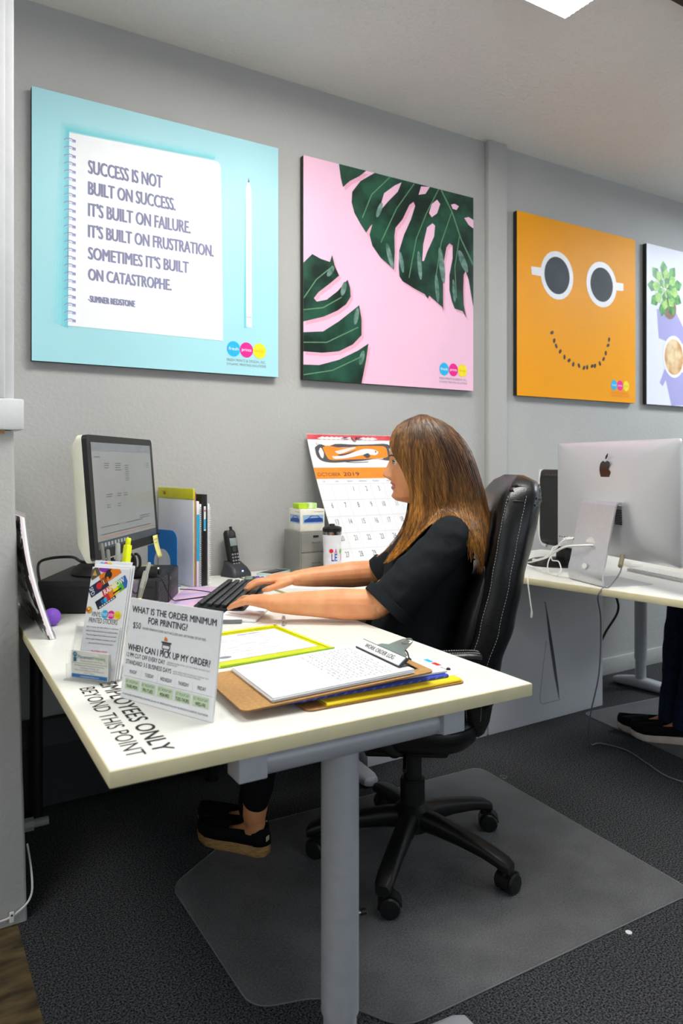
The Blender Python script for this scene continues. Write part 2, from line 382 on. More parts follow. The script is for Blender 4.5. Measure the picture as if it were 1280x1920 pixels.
hl = [[(.54, .987), (.5, .964), (.437, .914), (.422, .868), (.409, .821), (.463, .882), (.518, .938)], [(.644, .947), (.659, .991), (.714, 1), (.687, .96)], [(.709, .868), (.726, .917), (.76, .945), (.78, .927), (.76, .876), (.726, .851)], [(.85, .937), (.875, .946), (.902, .938), (.886, .916), (.861, .918)], [(.938, .885), (.968, .895), (1, .885), (1, .841), (.968, .854)], [(.666, .624), (.673, .709), (.697, .796), (.731, .822), (.747, .813), (.741, .758), (.697, .674), (.677, .626)]]
b = MB()
for p in lob[1:] + [big]:
    b.poly(fr, [(min(1, max(0, x+.012)), min(1, max(0, y-.014))) for x, y in p], pshade, .0004)
for p in lob: b.poly(fr, p, leaf, .0007)
for p in hl: b.poly(fr, p, pinkb, .001)
for p, w in (([(.786, .998), (.856, .902), (.917, .771), (1, .65)], .008), ([(.77, 1), (.69, .86), (.63, .73), (.60, .6), (.585, .53)], .005), ([(.616, .995), (.509, .853), (.418, .676)], .005), ([(.856, .902), (.786, .734), (.746, .527)], .005), ([(.907, .793), (.875, .623), (.886, .467)], .005), ([(.473, 1), (.365, .893), (.313, .775)], .005), ([(.001, .362), (.065, .453), (.153, .527)], .005), ([(0, .31), (.1, .33), (.2, .39)], .005), ([(0, .165), (.12, .175), (.29, .26)], .005), ([(0, .02), (.15, .05), (.32, .13)], .005)):
    b.line(fr, p, w, vein, .0013)
for u, v, ru, rv, a in ((.41, .83, .012, .04, -.4), (.47, .62, .014, .06, .3), (.54, .6, .012, .05, .2), (.65, .6, .013, .07, .1), (.79, .62, .018, .09, .15), (.93, .66, .02, .06, .5), (.21, .43, .013, .035, -.3), (.28, .31, .012, .04, -.2), (.31, .12, .013, .035, -.3), (.14, .5, .012, .03, -.6), (.87, .5, .01, .06, .1), (.76, .5, .012, .07, .1)):
    b.disc(fr, u, v, ru, rv, sheen, .0011, ang=a)
logo(b, fr, [.806, .866, .926], .1, .0305, .0325, ink_lt, 0)
b.build('printed_picture', t, smooth=0)
# orange smiley poster
t, fr = poster(2.611, 1.4935, mat('orange_print', '#f9a400', .45, var=.02, vs=2, spec=.2), 'square orange poster of two coffee cups over a smile of beans')
b = MB(); cupw = mat('cup_white', '#f1eff4', .4, var=.02); cof = mat('coffee_dark', '#464d54', .55, c2='#363c42', vs=5, spec=.25)
b.poly(fr, [(.105, .712), (.19, .716), (.19, .668), (.112, .668)], cupw, .0009); b.poly(fr, [(.80, .716), (.886, .718), (.886, .673), (.80, .668)], cupw, .0009)
b.disc(fr, .312, .69, .132, .136, cupw, .001); b.disc(fr, .689, .687, .134, .134, cupw, .001)
b.disc(fr, .311, .689, .102, .105, cof, .0013); b.disc(fr, .689, .686, .1, .101, cof, .0013)
bean = mat('bean_brown', '#2e1a14', .5)
for i, (u, v) in enumerate([(.27, .364), (.288, .32), (.304, .292), (.336, .264), (.371, .235), (.409, .219), (.444, .199), (.492, .195), (.534, .185), (.562, .19), (.605, .2), (.63, .203), (.673, .22), (.706, .249), (.726, .285), (.746, .333), (.755, .368)]):
    b.disc(fr, u, v, .0145, .0095, bean, .001, 14, (.5, 1.2, 2.0, .9, 1.5)[i % 5])
logo(b, fr, [.8, .856, .912], .1, .028, .031, orange_ink, 0)
b.build('printed_picture', t, smooth=0)
# succulent and latte poster (runs out of frame)
t, fr = poster(3.626, 1.4935, mat('lilac_print', '#e9e9f7', .38, var=.02, vs=2), 'white and lilac poster of a succulent above a latte, at the right edge')
b = MB(); lil = mat('lilac_shade', '#a9a3d8', .4, var=.04, vs=4)
b.poly(fr, [(.10, .60), (.28, .62), (.42, .46), (.35, .38), (.12, .42)], lil, .0004); b.poly(fr, [(.17, .22), (.40, .22), (.62, .02), (.25, .0)], lil, .0004)
pot = mat('pot_brown', '#8a6b5a', .6, var=.1); b.disc(fr, .23, .62, .07, .07, pot, .0006)
g1 = mat('succulent_green', '#5fae4a', .4, c2='#2c6a3c', vs=25); g2 = mat('succulent_light', '#b9dc72', .4, c2='#6fb552', vs=30)
for ring, (n, r0, r1, m) in enumerate(((9, .07, .17, g1), (8, .05, .125, g2), (6, .02, .075, g1), (5, .010, .045, g2))):
    for k in range(n):
        a = 2*PI*(k+.5*ring)/n+.3; ca, sa = math.cos(a), math.sin(a); ww = min(1, r1*8)
        P = lambda r, w: (.187+ca*r-sa*w, .735+sa*r+ca*w)
        b.poly(fr, [P(r0, -.012*ww), P((r0+r1)*.58, -.036*ww), P(r1*.95, -.018*ww), P(r1*1.06, 0), P(r1*.95, .018*ww), P((r0+r1)*.58, .036*ww), P(r0, .012*ww)], m, .0008+.0004*ring+.00003*k)
b.poly(fr, [(.13, .14), (.18, .23), (.22, .2), (.16, .12)], lil, .0006)
b.disc(fr, .276, .314, .115, .135, cupw, .001); b.disc(fr, .276, .312, .098, .115, mat('latte_tan', '#c98d4f', .4, c2='#ecd2a6', vs=14), .0013)
logo(b, fr, [.8, .856, .912], .1, .028, .031, ink_lt, 0)
b.build('printed_picture', t, smooth=0)
# ------------------------------------------------------------------ desks
R_ = math.radians
def add_top(t, M, w, d, x0=0, y0=0):
    b = MB(); b.M = M
    b.box((x0+w/2, y0+d/2, DZ-.0125), (w, d, .024), cream_edge, .0015)
    b.box((x0+w/2, y0+d/2, DZ-.0008), (w-.004, d-.004, .0016), white_lam)
    return b.build('tabletop', t)
def tleg(t, M, x, y, fx0, fx1, axis='x', tele=.155, r=.034):
    b = MB(); b.M = M; b.cyl((x, y, tele), (x, y, DZ-.026), r, grey_steel, 40); o = b.build('leg_column', t)
    b = MB(); b.M = M; b.cyl((x, y, .045), (x, y, tele+.01), r-.004, grey_steel, 40); b.build('inner_column', o)
    b = MB(); b.M = M
    if axis == 'x': pr = [(fx0, .02, .03), (fx1, .02, .03)]; b.loft([[V((xx, y+yy, zz)) for yy, zz in rrect(.075, hh, .018, 5, 0, .012+hh/2)] for xx, hh in ((fx0, .022), (fx0+.012, .032), (x-.05, .05), (x+.05, .05), (fx1-.012, .034), (fx1, .022))], grey_steel, recalc_dummy) if False else b.loft([[V((xx, y+yy, zz)) for yy, zz in rrect(ww, hh, hh*.45, 5, 0, .008+hh/2)] for xx, ww, hh in ((fx0, .03, .02), (fx0+.006, .058, .030), (fx0+.03, .07, .036), (x-.05, .075, .05), (x+.05, .075, .05), (fx1-.03, .07, .036), (fx1-.006, .058, .030), (fx1, .03, .02))], grey_steel)
    else: b.loft([[V((x+xx, yy, zz)) for xx, zz in rrect(ww, hh, hh*.45, 5, 0, .008+hh/2)] for yy, ww, hh in ((fx0, .03, .02), (fx0+.006, .058, .030), (fx0+.03, .07, .036), (y-.05, .075, .05), (y+.05, .075, .05), (fx1-.03, .07, .036), (fx1-.006, .058, .030), (fx1, .03, .02))], grey_steel)
    b.build('foot', t, recalc=True)
    for q in (fx0+.03, fx1-.03):
        b = MB(); b.M = M; p = (q, y, 0) if axis == 'x' else (x, q, 0); b.cyl(p, (p[0], p[1], .012), .018, black_pl, 16); b.build('levelling_pad', t)
M1 = at((.252, 1.025, 0), R_(-1.34))
t = thing('desk', 'white topped desk with cream edges in the foreground', 'desk', (.252, 1.025, 0), R_(-1.34))
top = add_top(t, M1, .803, 1.59)
b = MB(); b.M = M1
fr = F((.034, .407, DZ+.0001), (0, -1, 0), (1, 0, 0), (0, 0, 1))
b.text(fr, 'BEYOND THIS POINT', 0, 0, .0275, ink_blk, .0003, u1=.372)
for dv in (0, .0008, .0016): b.text(fr, 'EMPLOYEES ONLY', .0-.012+dv*.8, .039+dv*.4, .030, ink_blk, .0003+dv*.05, u1=.372+dv*.8)
b.build('floor_sign_lettering' if False else 'lettering', top, smooth=0)
tleg(t, M1, .425, .095, .07, .735, tele=.178)
for xx in (.10, .70):
    b = MB(); b.M = M1; b.cyl((xx, 1.50, .012), (xx, 1.50, DZ-.026), .02, black_pl, 20); b.cyl((xx, 1.50, 0), (xx, 1.50, .014), .024, black_pl, 20); b.build('rear_leg', t)
for nm, yy in (('beam', .085),):
    b = MB(); b.M = M1; b.tube([(.235, yy-.02, .674), (.63, yy-.02, .674)], .0285, grey_steel, 20, flat=.9); b.build(nm, t)
for xx in (.228, .632):
    b = MB(); b.M = M1; b.box((xx, .052, .678), (.050, .05, .044), bracket_m, .003); b.box((xx, .075, .698), (.044, .09, .014), bracket_m, .002); b.build('bracket', t)
    b = MB(); b.M = M1; b.box((xx, .77, .692), (.03, 1.36, .026), grey_steel, .003); b.build('side_rail', t)
b = MB(); b.M = M1; b.cyl((.452, .095, .34), (.469, .093, .34), .004, chrome, 12); b.cyl((.467, .093, .34), (.477, .092, .34), .006, black_pl, 12); b.build('locking_knob', t)
# return desk under the calendar
t = thing('desk', 'white desk extension along the wall under the phone and calendar', 'desk', (1.10, 2.03, 0))
add_top(t, at((0, 0, 0)), .70, .585, 1.10, 2.035); tleg(t, at((0, 0, 0)), 1.443, 2.36, 2.14, 2.585, 'y')
# far desk with the computer
M2 = at((2.145, .954, 0), R_(8.2))
t = thing('desk', 'white topped far desk holding the big silver computer', 'desk', (2.145, .954, 0), R_(8.2))
add_top(t, M2, .80, 1.49); tleg(t, M2, .40, .15, .07, .73)
b = MB(); b.M = M2; b.cyl((.55, 1.45, 0), (.55, 1.45, DZ-.026), .02, grey_steel, 24); b.build('leg_column', t)
t = thing('desk', 'far desk extension along the wall on a grey steel leg', 'desk', (2.145, .954, 0), R_(8.2))
add_top(t, M2, .80, .42, .81, .98); tleg(t, M2, 1.297, 1.235, 1.0, 1.38, 'y', r=.03)

# ------------------------------------------------------------------ computer case and monitor
Mp = at((.34, 2.195, DZ), R_(-29.1))
t = thing('desktop_computer', 'flat black computer case lying under the monitor', 'computer', (.34, 2.195, DZ), R_(-29.1))
b = MB(); b.M = Mp; b.box((.165, .155, .0485), (.33, .31, .093), matte_blk, .004)
b.box((.165, .0008, .075), (.32, .004, .0015), black_pl); b.build('case', t)
b = MB(); b.M = Mp; b.box((.3325, .075, .0475), (.009, .148, .091), black_pl, .003)
for k in range(-9, 15):
    for sg in (1, -1):
        pts = []
        for q in range(13):
            z = .006+.083*q/12; y = .012*k+.02+sg*z*.75+(0 if sg > 0 else .065)
            if .006 < y < .144: pts.append((.3372, y, z))
        if len(pts) > 1: b.tube(pts, .0011, dark_grey, 4)
b.build('mesh_grille', t)
b = MB(); b.M = Mp; b.box((.3335, .231, .0475), (.011, .158, .093), black_pl, .003)
b.box((.3392, .235, .074), (.0012, .125, .022), dark_grey, .0005); b.box((.3392, .235, .046), (.0012, .125, .002), dark_grey)
b.box((.3392, .235, .028), (.0012, .125, .012), dark_grey, .0005); b.cyl((.339, .17, .074), (.3405, .17, .074), .006, chrome, 16)
b.build('front_bezel', t)
Mm0 = at((.528, 2.246, DZ+.095), R_(53.6))
Mm = Mm0 @ Matrix.Translation(V((0, -.0925, .242))) @ Matrix.Rotation(R_(-4.5), 4, 'X') @ Matrix.Translation(V((0, .0925, -.242)))
t = thing('monitor', 'black framed monitor with an ivory back on the black computer case', 'monitor', (.528, 2.246, DZ+.095), R_(53.6))
ivory = mat('ivory_plastic', '#e9e6d3', .4, var=.03, vs=20)
b = MB(); b.M = Mm
cx, z0, z1 = -.03, .072, .410; fy = -.0925
def rr3(w, h, r, y, cx=cx, zc=.242): return [V((x, y, z)) for x, z in rrect(w, h, r, 6, cx, zc)]
b.loft([rr3(.496, .336, .014, fy+.002), rr3(.496, .336, .014, fy+.016)], black_pl); b.build('bezel', t, recalc=True)
b = MB(); b.M = Mm
b.loft([rr3(.496, .344, .02, fy+.016, zc=.239), rr3(.492, .344, .025, fy+.034, zc=.239), rr3(.45, .30, .03, fy+.058, zc=.245), rr3(.36, .22, .03, fy+.068, zc=.25)], ivory)
b.build('rear_shell', t, recalc=True)
scr = mat('screen_glow', '#7d807f', .25, var=.06, vs=3, emit=.30)
bar = mat('screen_taskbar', '#3c4247', .25, emit=.15)
b = MB(); b.M = Mm; fr = F((cx-.226, fy+.0014, .10), (.452, 0, 0), (0, 0, .29), (0, -1, 0)); b.rect(fr, 0, 0, 1, 1, scr)
b.rect(fr, 0, 0, 1, .075, bar, .0003); b.rect(fr, 0, .92, 1, 1, mat('screen_header', '#70767a', .3, emit=.2), .0003)
sk = mat('screen_text', '#45494b', .4, emit=.06)
for u, v, n, w in ((.03, .86, 1, .09), (.17, .80, 3, .08), (.34, .80, 4, .1), (.5, .78, 8, .07), (.17, .50, 2, .1), (.34, .50, 2, .07), (.45, .5, 2, .07), (.17, .40, 2, .06), (.34, .4, 2, .05), (.06, .2, 1, .28), (.45, .2, 1, .3), (.06, .13, 1, .85), (.9, .8, 3, .05), (.7, .24, 2, .2)):
    for k in range(n): b.rect(fr, u, v-k*.022, u+w*(1-.3*(k % 3)/3), v-k*.022+.006, sk, .0004)
b.rect(fr, .04, .105, .97, .112, mat('screen_rule', '#a86b4a', .4, emit=.12), .0004)
for k in range(9): b.rect(fr, .04+.05*k, .02, .07+.05*k, .055, mat('screen_icon', '#8a8f92', .4, emit=.2), .0005)
b.build('screen', t, smooth=0)
b = MB(); b.M = Mm
for k in range(5): b.box((cx+.13+.016*k, fy+.001, .083), (.009, .003, .004), dark_grey, .001)
b.build('buttons', t)
b = MB(); b.M = Mm0; b.loft([[V((x, y, z)) for x, y in rrect(w, d, .02, 5, 0, yy)] for w, d, yy, z in ((.10, .05, .0, .03), (.085, .04, -.012, .09), (.09, .03, -.022, .2))], black_pl); b.build('neck', t, recalc=True)
b = MB(); b.M = Mm0; b.lathe([(.085, 0), (.088, .004), (.08, .02), (.055, .036), (0, .038)], (0, .0, 0), matte_blk, 40); b.build('base', t)
t = thing('sticky_note', 'yellow sticky note hanging from the lower right of the monitor', 'sticky note', (.70, 2.30, .86))
b = MB(); b.M = Mm; c0 = V((.172, fy-.001, .098)); rows = []
for k in range(9):
    s = k/8; rows.append([c0+V((-.02+.004*s, -.001-.012*s*s, -.072*s)), c0+V((.024+.004*s, -.001-.010*s*s, -.072*s))])
b.loft(rows, mat('sticky_yellow', '#f1ea8c', .7, var=.03), closed=False, cap=False)
o = b.build('note_sheet', t); o.modifiers.new('s', 'SOLIDIFY').thickness = .0006
b = MB(); b.M = Mm
for k in range(4): b.box((.173, fy-.0034-.0003*k*k, .085-.011*k), (.026-.004*(k % 2), .0006, .0012), ink_mid)
b.build('handwriting', t)
b = MB(); b.M = Mm; b.box((.232, fy+.012, .098), (.03, .012, .009), black_pl, .002); b.box((.212, fy+.012, .098), (.012, .01, .006), chrome)
solo(b, 'usb_stick', 'black usb stick plugged into the right edge of the monitor', 'usb stick', (.71, 2.35, .92))
b = MB(); b.tube(spline([Mm @ V((-.05, -.02, .05)), Mm @ V((-.09, .03, .055)), V((.46, 2.33, .87)), V((.41, 2.40, .862)), V((.385, 2.46, .84)), V((.40, 2.55, .78)), V((.42, 2.59, .74))], 40), .0045, black_cable, 8)
solo(b, 'monitor_cable', 'black cable curving from the monitor down behind the computer case', 'cable', (.42, 2.59, .735))
t = thing('power_adapter', 'black power brick on top of the computer case', 'adapter', tuple(Mp @ V((.285, .055, .095))), R_(-29.1))
b = MB(); b.M = Mp @ at((.285, .058, .095), R_(18)); b.box((0, 0, .0165), (.072, .05, .032), black_pl, .004); b.box((0, 0, .033), (.05, .03, .001), mat('adapter_label', '#8d8a6a', .5)); b.build('body', t)
b = MB(); b.tube(spline([Mp @ V((.315, .03, .10)), Mp @ V((.34, .02, .098)), Mp @ V((.352, .05, .06)), Mp @ V((.36, .10, .02)), Mp @ V((.37, .18, .004)), Mp @ V((.44, .24, .004)), Mp @ V((.45, .30, .004)), Mp @ V((.39, .31, .012)), Mp @ V((.35, .28, .02))], 60), .0018, black_cable, 6); b.build('cord', t)
b = MB(); b.M = Mp @ at((.25, .19, .0962), R_(10)); b.box((0, 0, .0008), (.10, .07, .0014), paper); solo(b, 'paper_slip', 'white paper slip on top of the computer case behind the power brick', 'paper', tuple(Mp @ V((.25, .19, .095))))
b = MB(); b.M = Mp @ at((.27, .125, .096), R_(-20)); b.cyl((-.05, 0, .007), (.03, 0, .007), .007, mat('marker_body', '#5a5a52', .4), 14); b.cyl((.03, 0, .007), (.055, 0, .007), .0075, black_pl, 14)
solo(b, 'marker_pen', 'dark marker pen lying on top of the computer case', 'pen', tuple(Mp @ V((.27, .125, .095))))

# ------------------------------------------------------------------ left side of the desk
b = MB(); b.ell((.349, 2.024, DZ+.023), .023, mat('purple_foam', '#7d4fc0', .75, var=.08, vs=200, bump=.0005, bs=300), 28)
solo(b, 'foam_ball', 'small purple ball on the desk in front of the black computer case', 'ball', (.349, 2.024, DZ))
t = thing('sheet_stack', 'stack of printed sheets in a clear sleeve leaning on the half wall', 'sheets', (.316, 2.1, DZ))
def lean(s, y, off): # s up 0..1, y along 0..1
    return V((.316-.050*s-.012*math.sin(PI*s)+off, 1.863+.49*y+.137*s*(1-.3*y), DZ+.001+.30*s))
def slab(b, o0, o1, s1, m, y1=1):
    A = []; K = 10
    for k in range(K+1):
        s = s1*k/K; A.append([lean(s, 0, o0), lean(s, y1, o0), lean(s, y1, o1), lean(s, 0, o1)])
    b.loft(A, m)
b = MB(); slab(b, .001, .0065, .97, mat('pinkish_card', '#d9c9cf', .6)); slab(b, .0066, .0115, .96, paper); b.build('sheets', t, smooth=20)
b = MB(); slab(b, -.0006, .0006, .97, mat('black_white_print', '#e4e4e4', .35, c2='#0d0d0f', vs=26, stretch=(1, .4, 1), lo=.49, hi=.53)); b.build('printed_front', t, smooth=20)
b = MB(); slab(b, .014, .0155, 1.0, clear_ac); slab(b, .0135, .0165, .05, clear_ac); b.build('clear_sleeve', t, smooth=20)

# brochure holder, business card, rack cards
Mh = at((.290, 1.504, DZ), R_(-52.7))
t = thing('brochure_holder', 'clear acrylic brochure holder at the left desk edge', 'brochure holder', (.290, 1.504, DZ), R_(-52.7))
b = MB(); b.M = Mh
b.box((.05, .055, .002), (.108, .13, .003), clear_ac, .001); b.box((.05, -.002, .03), (.108, .0025, .058), clear_ac, .001); b.build('card_pocket', t)
b = MB(); b.M = Mh
b.loft([[V((-.004, y, z)), V((.104, y, z)), V((.104, y+.0025, z)), V((-.004, y+.0025, z))] for y, z in ((.0048, .004), (.0275, .10))], clear_ac); b.build('front_panel', t, smooth=0)
b = MB(); b.M = Mh
b.loft([[V((-.004, y, z)), V((.104, y, z)), V((.104, y+.0025, z)), V((-.004, y+.0025, z))] for y, z in ((.034, .004), (.086, .19))], clear_ac); b.build('back_panel', t, smooth=0)
for x in (-.004, .104):
    b = MB(); b.M = Mh; b.prism(F((x-.001, 0, 0), (0, 1, 0), (0, 0, 1), (1, 0, 0)), [(.0, .004), (.034, .004), (.062, .105), (.027, .105), (.008, .03), (0, .03)], .002, clear_ac); b.build('side_wall', t, smooth=0)
t = thing('business_card', 'business card with a blue strip in the front of the brochure holder', 'business card', tuple(Mh @ V((.05, .003, .004))), R_(-52.7))
b = MB(); b.M = Mh; b.box((.05, .0025, .032), (.089, .0012, .054), paper_w); b.build('card_sheet', t)
b = MB(); b.M = Mh; fr = F((.0055, .0018, .005), (.089, 0, 0), (0, 0, .054), (0, -1, 0)); teal = mat('teal_ink', '#17607c', .5)
b.rect(fr, .02, .02, .98, .16, mat('blue_strip', '#1b6fb0', .5), .0003); b.text(fr, 'www.placementhelpers.com', .26, .06, .06, ink_wht, .0006, u1=.76)
b.disc(fr, .11, .86, .055, .09, teal, .0003); b.disc(fr, .115, .87, .025, .045, mat('sky_ink', '#8cd3e8', .5), .0005); b.rect(fr, .07, .6, .15, .76, teal, .0004)
b.text(fr, 'Placement', .19, .72, .13, teal, .0003, u1=.60); b.text(fr, 'Helpers', .61, .72, .13, green_ink, .0003, u1=.93)
b.text(fr, 'Employment Services', .26, .62, .06, mat('rose_ink', '#b98a94', .5), .0003, u1=.86)
b.rect(fr, .03, .545, .97, .56, green_ink, .0003)
for k, (a, c, s_) in enumerate(((.1, .9, 'Permanent and Temporary Placement'), (.25, .75, 'Warehouse to Clerical, Call'), (.1, .9, 'Your Local Staffing and HR Resource'), (.35, .65, 'Call Today'))): b.text(fr, s_, a, .45-.085*k, .05, ink_mid, .0003, u1=c)
b.build('printing', t, smooth=0)
def rackcard(y0, name, label, face, x0=.012, z0=.006, lean_=.048, h=.225):
    t = thing('rack_card', label, 'rack card', tuple(Mh @ V((.05, y0, z0))), R_(-52.7), 'rack cards in the acrylic holder')
    b = MB(); b.M = Mh
    b.loft([[V((x0, y0+lean_*s, z0+.21*s*h/.225)), V((x0+.0915, y0+lean_*s, z0+.21*s*h/.225)), V((x0+.0915, y0+lean_*s+.0022, z0+.21*s*h/.225)), V((x0, y0+lean_*s+.0022, z0+.21*s*h/.225))] for s in (0, .5, 1)], face)
    b.build('card_sheet', t, smooth=0)
    return t, F((x0, y0-.0002, z0), (.0915, 0, 0), (0, lean_, .21*h/.225), (0, -.21, lean_))
t, fr = rackcard(.0085, 'a', 'vinyl stickers rack card at the front of the acrylic holder', paper)
b = MB(); b.M = Mh; b.v = None
K = lambda *p: b.poly(fr, *p)
e1 = fr.u.normalized()*.001; e2 = fr.v.normalized()*.001     # a frame in millimetres, turned for the slanted stickers
def turned(cx_, cy_, ang): q, w = math.cos(ang), math.sin(ang); return F(fr.o+e1*cx_+e2*cy_, e1*q+e2*w, e2*q-e1*w, fr.n)
def clipped(f_, pts):         # keep a sticker outline inside the card
    P = [((f_.p(a, c)-fr.o).dot(e1)*1e6, (f_.p(a, c)-fr.o).dot(e2)*1e6) for a, c in pts]
    for ax, lim, sg in ((0, .5, 1), (0, 91, -1), (1, .5, 1), (1, 214.5, -1)):
        o = []
        for i in range(len(P)):
            a, c = P[i-1], P[i]; da, dc = sg*(a[ax]-lim), sg*(c[ax]-lim)
            if (da >= 0) != (dc >= 0): k = da/(da-dc); o.append((a[0]+(c[0]-a[0])*k, a[1]+(c[1]-a[1])*k))
            if dc >= 0: o.append(c)
        P = o
    return P
fm = F(fr.o, e1, e2, fr.n)
def sticker(f_, w, h, m, off=.0003, x=0, y=0): b.poly(fm, clipped(f_, [(x-w/2, y-h/2), (x+w/2, y-h/2), (x+w/2, y+h/2), (x-w/2, y+h/2)]), m, off)
A_ = .60
f1 = turned(64, 176, A_); sticker(f1, 62, 24, red_ink)
for k, m in enumerate((red_ink, orange_ink, yellow, green_ink, blue_ink)): sticker(f1, 62/5, 24, m, .0004, -31+62/10+62/5*k)
b.text(f1, 'RAINBOW', -27, 1, 10, ink_wht, .0007, u1=26, bold=.02); sticker(f1, 22, 3, ink_blk, .0006, 2, -7)
f2 = turned(22, 176, A_); sticker(f2, 48, 22, navy_ink); b.disc(f2, 3, 1, 7, 7, red_ink, .0005); b.text(f2, 'I', 15, -2, 9, ink_wht, .0006)
f5 = turned(22, 176, A_-PI/2); b.text(f5, 'SPD', -8.5, -21, 9, ink_wht, .0006, u1=8.5)
f3 = turned(46, 203, A_); sticker(f3, 50, 23, orange_ink); b.disc(f3, -4, 0, 9, 8, ink_blk, .0005); b.poly(f3, [(-14, 2), (-4, 11), (8, 8), (2, 4)], ink_blk, .0006); sticker(f3, 5, 7, orange_ink, .0007, -8, -5)
f4 = turned(44, 152, A_); sticker(f4, 48, 18, ink_blk)
for k, m in enumerate((navy_ink, blue_ink, cyan, red_ink, orange_ink)): sticker(f4, 7, 9, m, .0005, -16+8*k, 0)
[sticker(f4, 4, 2.2, ink_wht, .0006, -17+6*k, -6.8) for k in range(7)]
f6 = turned(8, 203, A_); sticker(f6, 24, 20, mat('sticker_olive', '#5c5440', .5)); b.poly(fm, [(3, 198), (15, 198), (8, 210)], mat('sticker_gold', '#c9a24a', .5), .0005)
b.poly(fm, clipped(fm, [(30+13*math.cos(2*PI*k/20), 213+7*math.sin(2*PI*k/20)) for k in range(20)]), purple_ink, .0006)
b.disc(fr, .085, .60, .08, .032, mat('sticker_gold', '#c9a24a'), .0003); b.disc(fr, .06, .605, .05, .02, red_ink, .0005); b.disc(fr, .07, .61, .03, .012, yellow, .0007)
logo(b, fr, [.52, .69, .86], .575, .092, .037, None, 0)
b.text(fr, 'VINYL', .16, .545, .045, ink, .0003, u1=.42); b.text(fr, 'PRINTED STICKERS', .12, .49, .043, ink, .0003, u1=.88)
for k, (s_, a, c) in enumerate((('Stick to custom, die cutter stickers or vinyl decals', .08, .93), ('perfect for indoor and outdoor use on any hard surface', .08, .93), ('They last longer and are water and uv proof', .1, .9), ('ready to apply in minutes on windows, cars and', .1, .9), ('you name the place and we will make it', .2, .85))): b.text(fr, s_, a, .445-.036*k, .014, ink_mid, .0003, u1=c)
b.text(fr, 'MULTIPLE SIZES', .30, .225, .02, magenta, .0003, u1=.72); b.text(fr, 'DIE CUT CUSTOM SHAPES', .22, .185, .02, red_ink, .0003, u1=.80); b.text(fr, 'KISS CUT AVAILABLE', .25, .145, .02, green_ink, .0003, u1=.77)
b.build('printing', t, smooth=0)
def banded(y0, label, m, h, x0=.014):
    t, fr = rackcard(y0, '', label, paper, x0, .007, .048, h)
    b = MB(); b.rect(fr, 0, .955, 1, .999, m, .0003); b.build('printing', t, smooth=0); return t, fr
banded(.013, 'orange topped rack card just behind the vinyl stickers card', orange_ink, .2285)
banded(.0175, 'yellow green rack card third from the front of the acrylic holder', mat('card_green', '#c9c23f', .6), .2295, .017)
t, fr = rackcard(.022, 'd', 'red banded rack card with three dots rising behind the others', paper, .006, .009, .05, .2335)
b = MB(); b.M = Mh; b.rect(fr, 0, .92, .5, .945, red_ink, .0003); logo(b, fr, [.2, .31, .42], .972, .06, .018, None, 0); b.build('printing', t, smooth=0)

# pen cup and pens
t = thing('pen_cup', 'black pen cup behind the brochure holder', 'pen cup', (.494, 1.87, DZ))
b = MB(); b.lathe([(.036, 0), (.038, .004), (.04, .095), (.0375, .095), (.0355, .006), (0, .006)], (.494, 1.87, DZ), black_pl, 36); b.build('cup', t)
b = MB(); b.box((.527, 1.84, DZ+.075), (.008, .006, .02), yellow, .001, M=Matrix.Rotation(.7, 3, 'Z')); b.build('yellow_tag', t)
def pen(x, y, dx, dy, L, r, m, capm, label, cap=.3, name='pen', z0=.012):
    p0 = V((.494+x, 1.87+y, DZ+z0)); d = V((dx, dy, 1)).normalized()
    t = thing(name, label, 'pen' if name == 'pen' else name.replace('_', ' '), tuple(p0), 0, 'writing tools in the black cup')
    b = MB(); b.tube([p0, p0+d*(L*(1-cap))], r, m, 12); b.build('barrel', t)
    b = MB(); b.tube([p0+d*(L*(1-cap)), p0+d*(L-.004), p0+d*L], [r*1.08, r*1.02, r*.7], capm, 12); b.build('cap', t)
pg = mat('pen_grey', '#a5a6a2', .4); ps = mat('pen_silver', '#8c8c86', .3, metal=.5)
b = MB(); p0 = V((.482, 1.852, DZ+.052)); d = V((.12, .02, 1)).normalized(); t = thing('highlighter', 'fluorescent yellow highlighter standing tallest in the pen cup', 'highlighter', tuple(p0), 0, 'writing tools in the black cup')
hm = mat('fluo_yellow', '#e6ee12', .4, var=.04); Rm = d.to_track_quat('Z', 'Y').to_matrix()
b.box(p0+d*.085, (.024, .015, .17), hm, .004, M=Rm); b.build('barrel', t)
b = MB(); b.box(p0+d*.178, (.013, .011, .018), hm, .003, M=Rm); b.build('cap', t)
pen(-.024, .004, -.13, .02, .215, .0042, mat('pen_teal', '#2aa7b5', .35), ps, 'teal pen leaning left in the pen cup')
pen(-.022, -.010, -.10, -.02, .200, .0048, pg, ps, 'pale grey pen left of the highlighter in the cup')
pen(-.008, .014, .0, .03, .21, .0062, pg, pg, 'thick grey pen right behind the highlighter')
pen(.010, .010, .06, .02, .16, .004, red_ink, orange_ink, 'red pen beside the highlighter in the cup')
pen(.022, -.008, .26, -.05, .165, .005, ps, pg, 'silver pen leaning right, nearest the sign')
pen(.024, .004, .30, .03, .155, .005, pg, pg, 'grey pen leaning furthest right in the cup')
pen(.016, -.02, .22, -.10, .145, .0048, ps, pg, 'short silver pen leaning towards the camera')
pen(.026, .012, .34, .05, .13, .004, mat('pen_coral', '#d8775a', .4), pg, 'coral pen low at the right of the cup')
t = thing('scissors', 'black handled scissors standing in the pen cup', 'scissors', (.504, 1.88, DZ+.02), 0, 'writing tools in the black cup')
b = MB(); b.tube([(.504, 1.882, DZ+.02), (.515, 1.884, DZ+.14)], .004, chrome, 8, flat=.5); b.build('blade', t)
